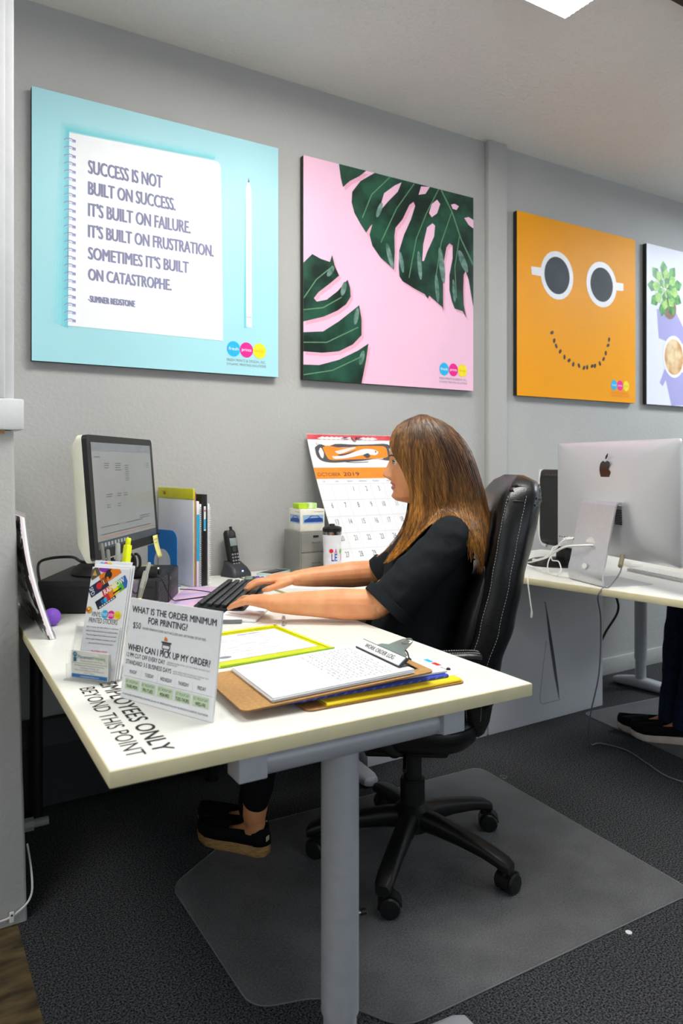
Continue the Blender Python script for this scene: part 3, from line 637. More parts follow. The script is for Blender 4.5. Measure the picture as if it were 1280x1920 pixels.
for dx in (0, .016):
    b = MB(); b.tube([V((.519+dx*.8+.011*math.cos(q)*.8, 1.885-.011*math.cos(q)*.5, DZ+.170+.022*math.sin(q))) for q in (2*PI*k/18 for k in range(18))], .0038, black_pl, 8, wrap=True); b.build('handle', t)

# ------------------------------------------------------------------ counter sign
t = thing('counter_sign', 'white counter sign about the order minimum, leaning on an easel back', 'sign', (.395, 1.233, DZ))
fr = F((.348, 1.338, DZ+.0008), (.095, -.21, 0), (.0219, .0099, .1785))
n = fr.n
b = MB(); b.prism(F(fr.o-n*.004, fr.u, fr.v, n), [(0, 0), (1, 0), (1, 1), (0, 1)], .0038, paper, mat('sign_edge', '#dcdce0', .6)); b.build('panel', t, smooth=0)
b = MB(); sl = .0
def tx(s_, u0, u1, v, cap, m=ink, bold=0):
    w = cap*.04 if bold else 0
    for k in range(3 if bold else 1): b.text(fr, s_, u0+w*.5*k, v-w*.3*k, cap, m, .0004+.00004*k, u1=u1+w*.5*k)
tx('WHAT IS THE ORDER MINIMUM', .035, .955, .862, .062, bold=1); tx('FOR PRINTING?', .235, .665, .772, .062, bold=1)
tx('$50', .065, .155, .705, .060); tx('ORDER MINIMUM DOES NOT INCLUDE ANY ARTWORK SETUP FEES.', .175, .87, .708, .022, ink_mid)
fi = F(fr.p(0, .075), fr.u, fr.v*.90, n)
b.rect(fi, .415, .535, .505, .60, ink_mid, .0004); b.rect(fi, .425, .545, .495, .575, paper, .0006); b.rect(fi, .405, .60, .515, .615, ink, .0005); b.rect(fi, .425, .50, .44, .535, ink_mid, .0004); b.rect(fi, .48, .50, .495, .535, ink_mid, .0004)
b.poly(fi, [(.43, .625), (.465, .625), (.47, .645), (.455, .66), (.445, .675), (.435, .65)], orange_ink, .0005); 
tx('WHEN CAN I PICK UP MY ORDER?', .03, .93, .482, .062, bold=1)
tx('12 PM CUT OFF EVERY DAY', .025, .465, .415, .042); tx('STANDARD 3-5 BUSINESS DAYS', .025, .54, .345, .042)
for k, (a, c, s_) in enumerate(((.49, .94, 'ORDERS PLACED AFTER CUT OFF START ON NEXT DAY.'), (.49, .6, 'PRODUCTION DAY.'), (.56, .93, 'LARGE ORDERS, RUSH AND SPECIALTY ITEMS MAY VARY'), (.56, .85, 'AND SOMETIMES TAKE LONGER TO PRODUCE.'))): tx(s_, a, c, (.435, .415, .365, .345)[k], .014, ink_lt)
us = [.03, .215, .40, .59, .775, .965]
gm = mat('sage_tint', '#c3d6b4', .6, var=.03)
for i, (dname, rng) in enumerate((('MONDAY', 'THURS-MON'), ('TUESDAY', 'FRI-TUES'), ('WEDNESDAY', 'MON-WED'), ('THURSDAY', 'TUES-THURS'), ('FRIDAY', 'WED-FRI'))):
    a, c = us[i], us[i+1]; m_ = (a+c)/2; w = (c-a)
    tx(dname, m_-w*.30*(len(dname)/8), m_+w*.30*(len(dname)/8), .258, .034, ink)
    b.rect(fr, a+.012, .102, c-.012, .205, gm, .0003); tx('EST. PICKUP DAY', m_-w*.38, m_+w*.38, .163, .026, ink_mid)
    tx(rng, m_-w*.34*(len(rng)/9), m_+w*.34*(len(rng)/9), .115, .032, ink_blk, 1)
    if i: b.rect(fr, a-.001, .085, a+.001, .315, ink_pale, .0003)
b.rect(fr, .02, .222, .985, .2245, ink_lt, .0003); b.rect(fr, .964, .085, .9655, .30, ink_pale, .0003)
tx('IF AVAILABLE A RUSH PRODUCTION FEE (20%-50% OF ORDER SUBTOTAL) MAY BE APPLIED TO EXPEDITE YOUR ORDER.', .03, .96, .04, .016, ink)
b.build('lettering', t, smooth=0)
b = MB(); fe = F(fr.p(.42, .0, -.004), (fr.u*.16), (fr.v*.75-n*.0), n); q = fr.p(.5, .7, -.004); base = V((q.x+.075, q.y+.034, DZ+.001))
b.loft([[q+fr.u*.08, q-fr.u*.08, q-fr.u*.08-n*.0015, q+fr.u*.08-n*.0015], [base+fr.u*.08, base-fr.u*.08, base-fr.u*.08-n*.0015, base+fr.u*.08-n*.0015]], paper_w); b.build('easel_back', t, smooth=0)

# ------------------------------------------------------------------ clipboards, folders, envelope
kraft = mat('hardboard', '#b98d54', .6, c2='#a97c45', vs=160); kraft_e = mat('hardboard_edge', '#7d5a30', .7)
def board(M, w, d, name):
    b = MB(); b.M = M; b.prism(F((0, 0, 0), (1, 0, 0), (0, 1, 0)), rrect(w, d, .014, 6, w/2, d/2), .003, kraft, kraft_e); return b
Mb = at((.60, 1.088, DZ), R_(-2.5))
t = thing('clipboard', 'hardboard clipboard at the bottom of the stack near the desk edge', 'clipboard', (.60, 1.088, DZ), R_(-2.5), 'clipboards on the front desk'); board(Mb, .345, .235, 'b').build('board', t)
yf = mat('yellow_folder_card', '#f2d51b', .55, var=.03); bf = mat('blue_folder_card', '#2f47b8', .45, var=.05)
def folder(M, w, d, h, m, name, label, cat, gp=None, pm=None):
    t = thing(name, label, cat, tuple(M.translation), M.to_euler().z, gp)
    b = MB(); b.M = M
    b.loft([[V((0, 0, 0)), V((w, 0, 0)), V((w, d, 0)), V((0, d, 0))], [V((0, 0, .0012)), V((w, 0, .0012)), V((w, d, .0012)), V((0, d, .0012))]], m)
    b.tube([(0, .0008, h/2), (w, .0008, h/2)], h/2, m, 10)
    b.loft([[V((0, 0, h-.0012)), V((w, 0, h-.0012)), V((w, d, h-.0012)), V((0, d, h-.0012))], [V((0, 0, h)), V((w, 0, h)), V((w, d, h)), V((0, d, h))]], m)
    b.build('cover', t, smooth=30, recalc=True)
    b = MB(); b.M = M; b.box((w/2, d/2+.002, h/2), (w-.008, d-.008, h-.003), pm or paper); b.build('papers', t)
    return t
folder(at((.64, 1.090, DZ+.0032), R_(-2)), .297, .21, .006, yf, 'folder', 'bright yellow folder on the lowest clipboard', 'folder')
t = folder(at((.585, 1.118, DZ+.0094), R_(-3.5)), .335, .20, .006, bf, 'folder', 'blue patterned folder stacked on the yellow folder', 'folder')
b = MB(); b.M = at((.585, 1.118, DZ+.0094), R_(-3.5)); fr = F((0, -.0032, -.0012), (1, 0, 0), (0, 0, 1), (0, -1, 0)); lb = mat('light_blue_ink', '#8ea6ee', .5)
for k in range(16):
    x = .02+.02*k; b.line(fr, [(x, .002), (x+.006, .0065)], .0008, lb, .0004); b.line(fr, [(x+.003, .002), (x+.009, .0065)], .0006, lb, .0004)
b.build('pattern', t, smooth=0)
b = MB(); b.M = at((.665, 1.125, DZ+.0156), R_(-4.5)); b.box((.13, .1, .0028), (.26, .20, .0045), paper_w, .001); t = thing('paper_stack', 'white papers with coloured tabs between clipboard and blue folder', 'papers', (.665, 1.125, DZ+.0156), R_(-4.5)); b.build('sheets', t)
for k, m in enumerate((red_ink, cyan)):
    b = MB(); b.M = at((.665, 1.125, DZ+.0156), R_(-4.5)); b.box((.262, .05+.028*k, .004), (.02, .022, .0006), m); b.build('index_tab', t)
t = thing('paper_sheet', 'white sheet with two grey leaf marks poking out of the stack', 'paper', (.86, 1.10, DZ+.0094), R_(-8))
b = MB(); b.M = at((.83, 1.105, DZ+.0096), R_(-6)); b.box((.055, .085, -.0003), (.135, .15, .0006), paper); b.build('sheet', t)
b = MB(); b.M = at((.83, 1.105, DZ+.0096), R_(-6)); fr = F((0, 0, .0002), (1, 0, 0), (0, 1, 0)); b.disc(fr, .095, .035, .013, .008, ink_mid, 0, 20, .3); b.disc(fr, .105, .06, .013, .008, ink_mid, 0, 20, .4); b.build('leaf_marks', t, smooth=0)
MA = at((.488, 1.105, DZ+.0145), R_(-4)) @ Matrix.Rotation(R_(-2.4), 4, 'Y')
t = thing('clipboard', 'hardboard clipboard on top, holding the work order log', 'clipboard', (.498, 1.128, DZ), R_(-5), 'clipboards on the front desk'); board(MA, .385, .23, 'a').build('board', t)
b = MB(); b.M = MA
b.loft([[V((x, y, z)) for y, z in ((.03, zz), (.20, zz))]+[V((x, y, z)) for y, z in ((.20, zz+.001), (.03, zz+.001))] for x, zz in ((.325, .012), (.335, .0145), (.35, .0125), (.362, .005), (.366, .0032))], chrome); 
cl = b.build('clip', t, recalc=True)
b = MB(); b.M = MA; fr = F((.352, .115, .0125), (0, 1, 0), (-1, 0, .0), (0, 0, 1)); 
b.prism(F((.345, .115, .014), (0, 1, 0), (1, 0, .35), (-.33, 0, .95)), [(-.062, 0), (.062, 0), (.05, .02), (.03, .026), (.022, .045), (.016, .055), (-.016, .055), (-.022, .045), (-.03, .026), (-.05, .02)], .0012, chrome); b.build('lever', cl, smooth=0)
b = MB(); b.M = MA
b.tube([V((.345+.052+.010*math.cos(q), .115+.012*math.sin(q), .014+.018+.003*math.cos(q))) for q in (2*PI*k/20 for k in range(20))], .0022, chrome, 8, wrap=True); b.build('hanging_ring', cl)
b = MB(); b.M = MA; RL = Matrix.Rotation(-.62, 3, 'Y'); b.box((.334, .115, .0185), (.026, .172, .007), dark_grey, .002, M=RL); b.box((.3325, .115, .0208), (.0205, .166, .0045), mat('label_tape', '#f2f2f0', .35), .001, M=RL); lab = b.build('label_strip', cl)
b = MB(); b.M = MA; nl = RL @ V((0, 0, 1)); fr = F(V((.3325, .19, .0208))+nl*.0023, (0, -1, 0), RL @ V((1, 0, 0)), nl)
for q in (0, .0004): b.text(fr, 'WORK ORDER LOG', .018+q, -.0045, .0095, ink_blk, .0003+q*.1, u1=.130+q); b.build('lettering', lab, smooth=0)
t = thing('paper_stack', 'work order log sheets held by the upper clipboard', 'papers', tuple(MA @ V((.05, .01, .003))), R_(-5))
b = MB(); b.M = MA
for k in range(5): b.box((.2+.002*math.sin(k*2), .115+.0015*math.cos(k*3), .0042+.0015*k), (.285, .212, .0013), paper, M=Matrix.Rotation(.006*math.sin(k*5), 3, 'Z'))
b.box((.2, .115, .0113), (.284, .211, .0006), paper); b.build('sheets', t)
b = MB(); b.M = MA; fr = F((.06, .218, .0117), (0, -1, 0), (1, 0, 0), (0, 0, 1)); random.seed(3)
for k in range(30): b.rect(fr, .006, .008+.0085*k, .200, .0085+.0085*k, ink_lt, .0001)
for c_ in (.02, .055, .095, .14, .17): b.rect(fr, c_, .008, c_+.0003, .255, ink_pale, .0001)
for k in range(15, 29):
    x = .01
    while x < (.19 if k < 27 else .195):
        w = random.uniform(.003, .012)
        if random.random() < .85: b.line(fr, [(x, .0095+.0085*k), (x+w*.3, .0125+.0085*k), (x+w*.6, .0095+.0085*k), (x+w, .0115+.0085*k)],   .0009, ink_mid, .0002)
        x += w+random.uniform(.001, .008)
b.build('handwriting', t, smooth=0)
t = thing('pen_lanyard', 'black beaded cord trailing from the clipboard clip', 'cord', (.90, 1.2, DZ))
b = MB(); pts = spline([MA @ V((.372, .12, .02)), MA @ V((.395, .115, .012)), V((.905, 1.195, DZ+.012)), V((.925, 1.165, DZ+.018)), V((.94, 1.15, DZ+.006)), V((.955, 1.135, DZ+.010))], 26); b.tube(pts, .0018, black_cable, 6)
for k in (2, 3, 8, 13, 19, 20, 22, 24): b.ell(pts[k], .005, black_gl, 10)
b.build('beads', t)
# translucent yellow envelope with a form in it
Me = at((.71, 1.563, DZ), R_(2))
yt = mat('yellow_translucent', '#e2e81c', .25, var=.03, alpha=.78)
t = thing('plastic_envelope', 'translucent yellow plastic envelope lying on the desk behind the sign', 'envelope', (.71, 1.563, DZ), R_(2))
b = MB(); b.M = Me; b.box((0, 0, .0012), (.285, .285, .0022), yt, .0008); b.build('sleeve', t)
b = MB(); b.M = Me; b.tube([(-.14, -.142, .004), (.142, -.142, .004)], .0022, mat('lime_zip', '#9ac41e', .4), 8); b.build('zip_edge', t)
b = MB(); b.M = Me; b.box((0, .136, .0035), (.285, .012, .003), mat('yellow_band', '#e6e016', .4), .001); b.box((.137, 0, .0035), (.008, .285, .003), mat('yellow_band', '#e6e016'), .001); b.build('border_band', t)
t = thing('form_sheet', 'printed white order form on the yellow envelope', 'paper', tuple(Me @ V((-.01, .005, .0024))), R_(2))
b = MB(); b.M = Me; b.box((-.01, .002, .0028), (.262, .212, .0008), paper); b.build('sheet', t)
b = MB(); b.M = Me; fr = F((-.13, -.1, .0033), (1, 0, 0), (0, 1, 0)); random.seed(5)
for v in (.012, .04, .06, .08, .1, .12, .14, .16, .18): b.rect(fr, .01, v, .235, v+.0004, ink_pale, .0001)
for u in (.01, .06, .13, .18, .235): b.rect(fr, u, .012, u+.0004, .18, ink_pale, .0001)
for k in range(60): u = random.uniform(.012, .21); v = random.choice([.018, .03, .047, .066, .087, .107, .127, .147, .167]); b.rect(fr, u, v, u+random.uniform(.006, .022), v+.0014, ink_lt, .0002)
b.text(fr, 'FRESH PRINTS', .14, .188, .009, purple_ink, .0002, u1=.2); b.disc(fr, .03, .022, .014, .009, ink_lt, .0002)
b.build('printing', t, smooth=0)
# ------------------------------------------------------------------ keyboard and things by the hands
FW = V((-.8211, .5708, 0)); LF = V((-.5708, -.8211, 0)); OW = V((1.27, 1.745, 0))
def loc(u, v, z=0): return OW+FW*u+LF*v+V((0, 0, z))
KR = math.atan2(.8211, .5708)
kc = loc(.513, -.10)
Mk = at((kc.x, kc.y, DZ), KR)
t = thing('keyboard', 'black keyboard under the seated woman\'s hands', 'keyboard', (kc.x, kc.y, DZ), KR)
b = MB(); b.M = Mk; b.loft([[V((x, y, z)) for x, y in rrect(.44, .150, .008, 4)] for z in (.001, .006)]+[[V((x, y, .010+.010*(y+.075)/.15)) for x, y in rrect(.436, .146, .008, 4)]], black_pl); b.build('base', t, recalc=True)
b = MB(); b.M = Mk; kt = Matrix.Rotation(.0667, 3, 'X')
for r in range(6):
    y = -.056+.0215*r+(.004 if r == 5 else 0); x = -.208
    ws = [.0175]*22 if r else [.022, .02, .02, .105, .02, .02, .02]+[.0175]*7
    for w in ws:
        if x+w > .212: break
        b.box((x+w/2, y, .0145+.0667*(y+.075)+.003), (w-.003, .0165, .006), dark_grey, .0015, 1, M=kt); x += w+.0015
b.build('keys', t)
b = MB(); b.M = at((.855, 2.135, DZ), KR); b.box((0, .03, .0006), (.46, .24, .001), mat('pink_print_sheet', '#e7b9d0', .6, c2='#c8b4e2', vs=14))
solo(b, 'paper_sheet', 'pink and lilac printed sheet lying beneath the keyboard', 'paper', (.855, 2.135, DZ), KR)
q = loc(.435, .13)
b = MB(); b.M = at((q.x, q.y, DZ), KR-.05); b.box((0, 0, .004), (.20, .11, .007), paper, .0015); solo(b, 'notepad', 'white notepad under the heel of the nearer hand', 'notepad', (q.x, q.y, DZ), KR-.05)
b = MB(); b.M = at((.89, 1.745, DZ), 1.1); b.tube([(-.05, 0, .006), (.06, 0, .006), (.07, 0, .006)], [.0045, .0045, .002], white_pl, 12); b.tube([(-.052, 0, .006), (-.03, 0, .006)], .0048, chrome, 12)
solo(b, 'pen', 'white pen lying on the desk beside the nearer forearm', 'pen', (.89, 1.745, DZ))
b = MB(); b.M = at((.765, 1.80, DZ), -.5); b.box((0, 0, .005), (.05, .016, .008), mat('gunmetal', '#77777c', .35, metal=.4), .002); b.box((-.03, 0, .005), (.014, .012, .005), chrome, .001)
solo(b, 'usb_stick', 'grey usb stick on the desk in front of the nearer hand', 'usb stick', (.765, 1.80, DZ), -.5)
# calculator with purple keys
Mc = at((1.118, 2.335, DZ), R_(-28))
t = thing('calculator', 'dark calculator with purple keys beyond the far end of the keyboard', 'calculator', (1.118, 2.335, DZ), R_(-28))
b = MB(); b.M = Mc; b.loft([[V((x, y, 0)) for x, y in rrect(.15, .10, .008, 4)], [V((x, y, .014-.10*(x))) for x, y in rrect(.146, .096, .008, 4)]], dark_grey); b.build('body', t, recalc=True)
b = MB(); b.M = Mc
for i in range(6):
    for j in range(4): b.box((-.03+.017*i, -.033+.022*j, .0155-.10*(-.03+.017*i)), (.013, .016, .005), mat('purple_key', '#5a4fb8', .4), .002, 1)
b.build('keys', t)
b = MB(); b.M = Mc; b.box((-.058, 0, .0202), (.024, .07, .002), mat('lcd_grey', '#7d8a80', .3), .0005); b.build('display', t)
# cordless phone
Mf = at((1.098, 2.55, DZ), R_(20))
t = thing('phone_cradle', 'dark grey cordless phone cradle with a blue light on the wall desk', 'phone cradle', (1.098, 2.55, DZ), R_(20))
b = MB(); b.M = Mf
b.loft([[V((x, y, z)) for x, y in rrect(w, d, .016, 5, 0, yo)] for w, d, yo, z in ((.096, .085, 0, 0), (.094, .082, 0, .012), (.082, .066, .006, .032), (.074, .034, .022, .052), (.068, .022, .026, .056))], dark_grey); b.build('body', t, recalc=True)
b = MB(); b.M = Mf; b.ell((0, -.036, .022), (.004, .003, .003), mat('blue_led', '#6f8cff', .3, emit=6), 12); b.build('charge_light', t)
Mg = Mf @ Matrix.Translation(V((0, .006, .022))) @ Matrix.Rotation(R_(-13), 4, 'X')
t = thing('phone_handset', 'black cordless phone handset standing in its cradle', 'phone', tuple(Mg.translation), R_(20))
b = MB(); b.M = Mg; b.loft([[V((x, y, z)) for x, y in rrect(w, d, .01, 5)] for w, d, z in ((.04, .018, 0), (.047, .026, .012), (.05, .028, .06), (.05, .028, .11), (.046, .03, .142), (.038, .022, .152))], black_pl); b.tube([(.015, .004, .148), (.015, .004, .166)], .006, black_pl, 12); b.build('body', t, recalc=True)
b = MB(); b.M = Mg; b.box((0, -.0142, .105), (.034, .002, .03), mat('lcd_green_grey', '#8c9a94', .25), .001); b.build('display', t)
b = MB(); b.M = Mg
for i in range(3):
    for j in range(4): b.box((-.013+.013*i, -.0146, .022+.012*j), (.009, .002, .007), mat('grey_key', '#8a8b90', .4), .001, 1)
b.lathe([(.011, 0), (.011, .002), (.004, .003), (0, .003)], (0, -.0135, .078), dark_grey, 20, Matrix.Rotation(PI/2, 3, 'X')); b.build('keypad', t)
b = MB(); b.M = Mg; b.lathe([(.010, 0), (.010, .0015), (0, .002)], (0, -.0135, .137), dark_grey, 20, Matrix.Rotation(PI/2, 3, 'X')); b.build('earpiece', t)
# mobile phone lying flat
Ms = at((1.246, 2.525, DZ), R_(-62))
t = thing('mobile_phone', 'pale mobile phone lying face up beside the cordless phone', 'phone', (1.246, 2.525, DZ), R_(-62))
b = MB(); b.M = Ms; b.loft([[V((x, y, z)) for x, y in rrect(.07, .142, .01, 5)] for z in (0, .009)], mat('pale_aqua_case', '#cfe3e1', .35)); b.build('case', t, recalc=True)
b = MB(); b.M = Ms; b.box((0, 0, .0093), (.06, .112, .001), black_gl, .0004); b.build('screen', t)
# mini drawer cabinet
Mw = at((1.316, 2.445, DZ), 0)
tin = mat('grey_tin', '#94938d', .38, metal=.35, var=.04, vs=25)
t = thing('drawer_cabinet', 'small grey metal two drawer cabinet on the wall desk', 'cabinet', (1.316, 2.445, DZ))
b = MB(); b.M = Mw; b.box((.068, .065, .0825), (.136, .13, .165), tin, .002); b.build('body', t)
for k, z in enumerate((.043, .122)):
    b = MB(); b.M = Mw; b.box((.068, -.001, z), (.126, .005, .073), tin, .002); d = b.build('drawer', t)
    b = MB(); b.M = Mw; b.tube([(.052, -.003, z), (.054, -.012, z-.002), (.082, -.012, z-.002), (.084, -.003, z)], .0025, chrome, 8)
    if k: b.box((.068, -.0045, z+.022), (.024, .002, .008), black_pl, .0005)
    b.build('handle', d)
t = thing('paper_box', 'white card box with a blue car picture on the small cabinet', 'box', (1.32, 2.455, DZ+.165))
b = MB(); b.M = at((1.322, 2.452, DZ+.165), R_(-3))
b.box((.052, .052, .042), (.104, .104, .084), mat('cream_card', '#efeadb', .6), .001); b.build('carton', t)
b = MB(); b.M = at((1.322, 2.452, DZ+.165), R_(-3)); skyb = mat('sky_print', '#9fc0df', .5); carb = mat('car_blue', '#2d4c9c', .4)
for fr in (F((0, -.0004, 0), (.104, 0, 0), (0, 0, .084)), F((-.0004, .104, 0), (0, -.104, 0), (0, 0, .084))):
    b.rect(fr, .1, .34, .95, .74, skyb, .0002); b.poly(fr, [(.14, .40), (.93, .40), (.92, .56), (.82, .60), (.72, .70), (.42, .70), (.30, .58), (.16, .52)], carb, .0004)
    b.poly(fr, [(.36, .59), (.46, .67), (.70, .67), (.76, .60)], skyb, .0006); b.rect(fr, .55, .87, .95, .885, ink_lt, .0003)
b.build('printing', t, smooth=0)
for k, (x, m, l) in enumerate(((1.347, mat('lime_pack', '#b6dc2e', .4), 'lime green small pack on the car box, left of two'), (1.389, mat('green_pack', '#a4d96a', .4, c2='#eef3d4', vs=40), 'green and white small pack on the car box, right of two'))):
    b = MB(); b.box((x, 2.50, DZ+.2605), (.040, .05, .022), m, .003); solo(b, 'small_pack', l, 'pack', (x, 2.50, DZ+.249), 0, 'small packs on the car box')
# tumbler
t = thing('tumbler', 'white travel tumbler with coloured letters and black lid', 'tumbler', (1.417, 2.374, DZ))
o = (1.417, 2.374, DZ)
b = MB(); b.lathe([(.029, .016), (.0325, .022), (.034, .06), (.0335, .09), (.036, .14), (.0365, .155), (.033, .156)], o, mat('tumbler_white', '#eceaf0', .3), 40); b.build('sleeve', t)
b = MB(); b.lathe([(.030, 0), (.0315, .003), (.0315, .02), (.02, .021)], o, dark_grey, 40); b.build('base', t)
b = MB(); b.lathe([(.036, .155), (.0365, .158), (.0365, .167), (.033, .168)], o, chrome, 40); b.build('steel_band', t)
b = MB(); b.lathe([(.0355, .167), (.037, .17), (.0365, .18), (.028, .187), (.012, .19), (.010, .196), (0, .197)], o, black_pl, 40); b.box((1.417+.028, 2.37, DZ+.175), (.018, .014, .018), black_pl, .003); b.build('lid', t)
b = MB()
def wrap(s_, a, z, cap, m, w):
    k = MB(); k.text(F((0, 0, 0), (1, 0, 0), (0, 1, 0)), s_, 0, 0, cap, m, 0, u1=w, bold=.03)
    P = []
    for v in k.vs:
        q = R_(a)+v.x/.0338; P.append(V((o[0]+.0343*math.cos(q), o[1]+.0343*math.sin(q), o[2]+z+v.y)))
    b.add(P, k.fs, m)
wrap('L', -125, .058, .026, mat('letter_plum', '#5b3d86', .5), .010); wrap('E', -105, .058, .026, blue_ink, .011); wrap('R', -52, .058, .026, red_ink, .012)
wrap('A', -105, .086, .018, mat('letter_pink', '#c8499b', .5), .011); 
for a_, m, z, rr in ((-126, red_ink, .096, .008), (-52, green_ink, .094, .009)): b.ell((o[0]+.0338*math.cos(R_(a_)), o[1]+.0338*math.sin(R_(a_)), o[2]+z), (.0012, rr, rr*1.05), m, 16, M=Matrix.Rotation(R_(a_), 3, 'Z'))
b.build('lettering', t, smooth=0)
# little colour cards and mouse
for k, (m, x, y, r, l) in enumerate(((cyan, 1.225, 2.345, .3, 'blue colour card, leftmost of the small fan of cards'), (magenta, 1.255, 2.365, .1, 'magenta colour card in the middle of the small fan'), (yellow, 1.30, 2.375, -.2, 'yellow colour card, rightmost of the small fan of cards'))):
    b = MB(); b.box((x, y, DZ+.001+.0012*k), (.06, .04, .001), m, M=Matrix.Rotation(r, 3, 'Z')); solo(b, 'colour_card', l, 'card', (x, y, DZ), 0, 'colour cards by the mouse')
b = MB(); b.box((1.23, 2.24, DZ+.0006), (.24, .17, .001), paper, M=Matrix.Rotation(-.5, 3, 'Z')); solo(b, 'paper_sheet', 'white sheet under the black mouse', 'paper', (1.23, 2.24, DZ), -.5)
Mo = at((1.268, 2.262, DZ+.0012), R_(-35))
t = thing('mouse', 'black computer mouse beyond the farther forearm', 'mouse', (1.268, 2.262, DZ+.0012), R_(-35))
b = MB(); b.M = Mo; b.loft([[V((x*s, y*s*1.0, z)) for x, y in rrect(.105, .062, .03, 8)] for s, z in ((.96, 0), (1, .006), (.97, .016), (.85, .027), (.6, .034), (.2, .037))], black_pl); b.build('body', t, recalc=True)
b = MB(); b.M = Mo; b.tube([(-.03, -.004, .03), (-.03, .004, .03)], .008, dark_grey, 14); b.build('wheel', t)
# wall calendar leaning between desk and wall
t = thing('wall_calendar', 'large october calendar leaning against the wall behind the woman', 'calendar', (1.66, 2.48, DZ))
def cal(u, s, off=0):        # u across 0..1, s down 0..1
    y = 2.603-.245*s**1.25-.012*math.sin(PI*u)*s
    return V((1.432+.032*s+.452*u, y-off*.9, DZ+.002+.545*(1-s)-off*.3))
def calmap(k):
    return [cal(v.x, 1-v.y, v.z) for v in k.vs]
def patch(b, u0, s0, u1, s1, m, off, nu=10, ns=10):
    vs = [cal(u0+(u1-u0)*i/nu, s0+(s1-s0)*j/ns, off) for j in range(ns+1) for i in range(nu+1)]
    fs = [(j*(nu+1)+i, (j+1)*(nu+1)+i, (j+1)*(nu+1)+i+1, j*(nu+1)+i+1) for j in range(ns) for i in range(nu)]
    b.add(vs, fs, m)
b = MB(); patch(b, 0, 0, 1, 1, paper, 0, 14, 24); patch(b, 0, 0, 1, 1, paper, -.003, 14, 24); b.build('sheets', t)
b = MB(); redb = mat('calendar_red', '#dd5b5e', .55, c2='#d13b42', vs=20); patch(b, 0, .0, 1, .038, redb, .0012, 14, 2); b.build('header_strip', t)
k = MB(); ff = F((0, 0, 0), (1, 0, 0), (0, 1, 0)); oc = mat('calendar_orange', '#f28a1c', .55); cg = mat('calendar_charcoal', '#4d4a4d', .55)
def blob(pts, m, off, n=40): k.poly(ff, [(p.x, p.y) for p in spline([(*q, 0) for q in pts+[pts[0]]], n)[:-1]], m, off)
blob([(.06, .90), (.12, .925), (.2, .91), (.3, .93), (.5, .925), (.7, .93), (.86, .935), (.93, .90), (.93, .84), (.86, .80), (.7, .815), (.55, .80), (.35, .79), (.2, .785), (.1, .80), (.06, .84)], cg, .001)
blob([(.14, .90), (.2, .915), (.35, .90), (.55, .915), (.75, .918), (.84, .91), (.85, .86), (.82, .825), (.6, .815), (.4, .81), (.2, .805), (.16, .84)], oc, .0014)
blob([(.22, .835), (.35, .84), (.5, .875), (.6, .893), (.7, .888), (.745, .868), (.70, .845), (.6, .85), (.48, .835), (.35, .818), (.24, .815)], paper, .0018)
blob([(.26, .872), (.34, .885), (.46, .905), (.5, .90), (.4, .872), (.3, .852)], mat('calendar_blush', '#f3ddd5', .6), .0019)
blob([(.28, .845), (.4, .862), (.5, .885), (.42, .858), (.32, .838)], cg, .0021, 30); blob([(.56, .845), (.62, .86), (.64, .838), (.6, .822)], cg, .0021, 24)
blob([(.09, .87), (.12, .90), (.14, .86), (.12, .82), (.10, .83)], paper, .0019, 24); blob([(.88, .90), (.91, .87), (.9, .83), (.87, .84), (.88, .87)], paper, .0019, 24)
k.disc(ff, .715, .872, .008, .008, cg, .0022, 12)
k.line(ff, [(.35, .79), (.45, .785), (.6, .79)], .005, cg, .001)
for i in range(4): k.line(ff, [(.10+.02*i, .905), (.08+.02*i, .935-.004*i)], .004, cg, .001)
for i in range(12): k.poly(ff, [(.05*i+.1, .97), (.05*i+.16, .985), (.05*i+.22, .972), (.05*i+.15, .962)], (paper, redb, cg)[i % 3 if 4 < i < 9 else 0], .0016)
k.text(ff, 'OCTOBER', .02, .685, .026, mat('calendar_brown', '#7a4a1e', .55), .002, u1=.26); k.text(ff, '2019', .29, .685, .028, ink, .002, u1=.46)
dn = ['SUN', 'MON', 'TUESDAY', 'WEDNESDAY', 'THURSDAY', 'FRIDAY', 'SATURDAY']; W7 = [0, .135, .27, .41, .55, .70, .85, 1]
for i in range(7): k.text(ff, dn[i], (W7[i]+W7[i+1])/2, .640, .010, ink_lt, .001, al='c', cond=1)
rows_ = [.625, .508, .39, .275, .165, .055]
for r in rows_: 
    for i in range(8): k.rect(ff, i/8+.0, r-.001, (i+1)/8, r+.001, ink_pale, .0008)
for w in W7[1:-1]:
    for i in range(10): k.rect(ff, w-.0008, .055+.057*i, w+.0008, .055+.057*(i+1), ink_pale, .0008)
d = 1
for r in range(5):
    for c in range(7):
        if (r == 0 and c < 2) or d > 31: continue
        k.text(ff, str(d), W7[c]+.085, rows_[r]-.055, .036, ink_mid, .001, al='c', cond=.75); d += 1
for i in range(6):
    for j in range(3): k.text(ff, '%d %d %d' % (6+i, 13+i, 20+i), .08+.16*i, .036-.014*j, .008, ink_lt, .001, al='c')
b = MB(); b.add(calmap(k), [], paper); b.vs = calmap(k); b.fs = k.fs; b.fm = k.fm; b.mats = k.mats
b2 = MB(); patch(b2, 0, .252, 1, .335, oc, .001, 14, 4); n0 = len(b.vs); b.vs += b2.vs; b.mats.append(oc); i_ = b.mats.index(oc)
b.fs += [tuple(n0+q for q in f) for f in b2.fs]; b.fm += [i_]*len(b2.fs)
b.build('printing', t, smooth=0)
b = MB(); b.tube(spline([cal(.47, .015, .003), cal(.48, .03, .006), cal(.5, .045, .006), cal(.52, .03, .006), cal(.53, .015, .003)], 16), .0016, ink_blk, 6); b.build('hanging_cord', t)
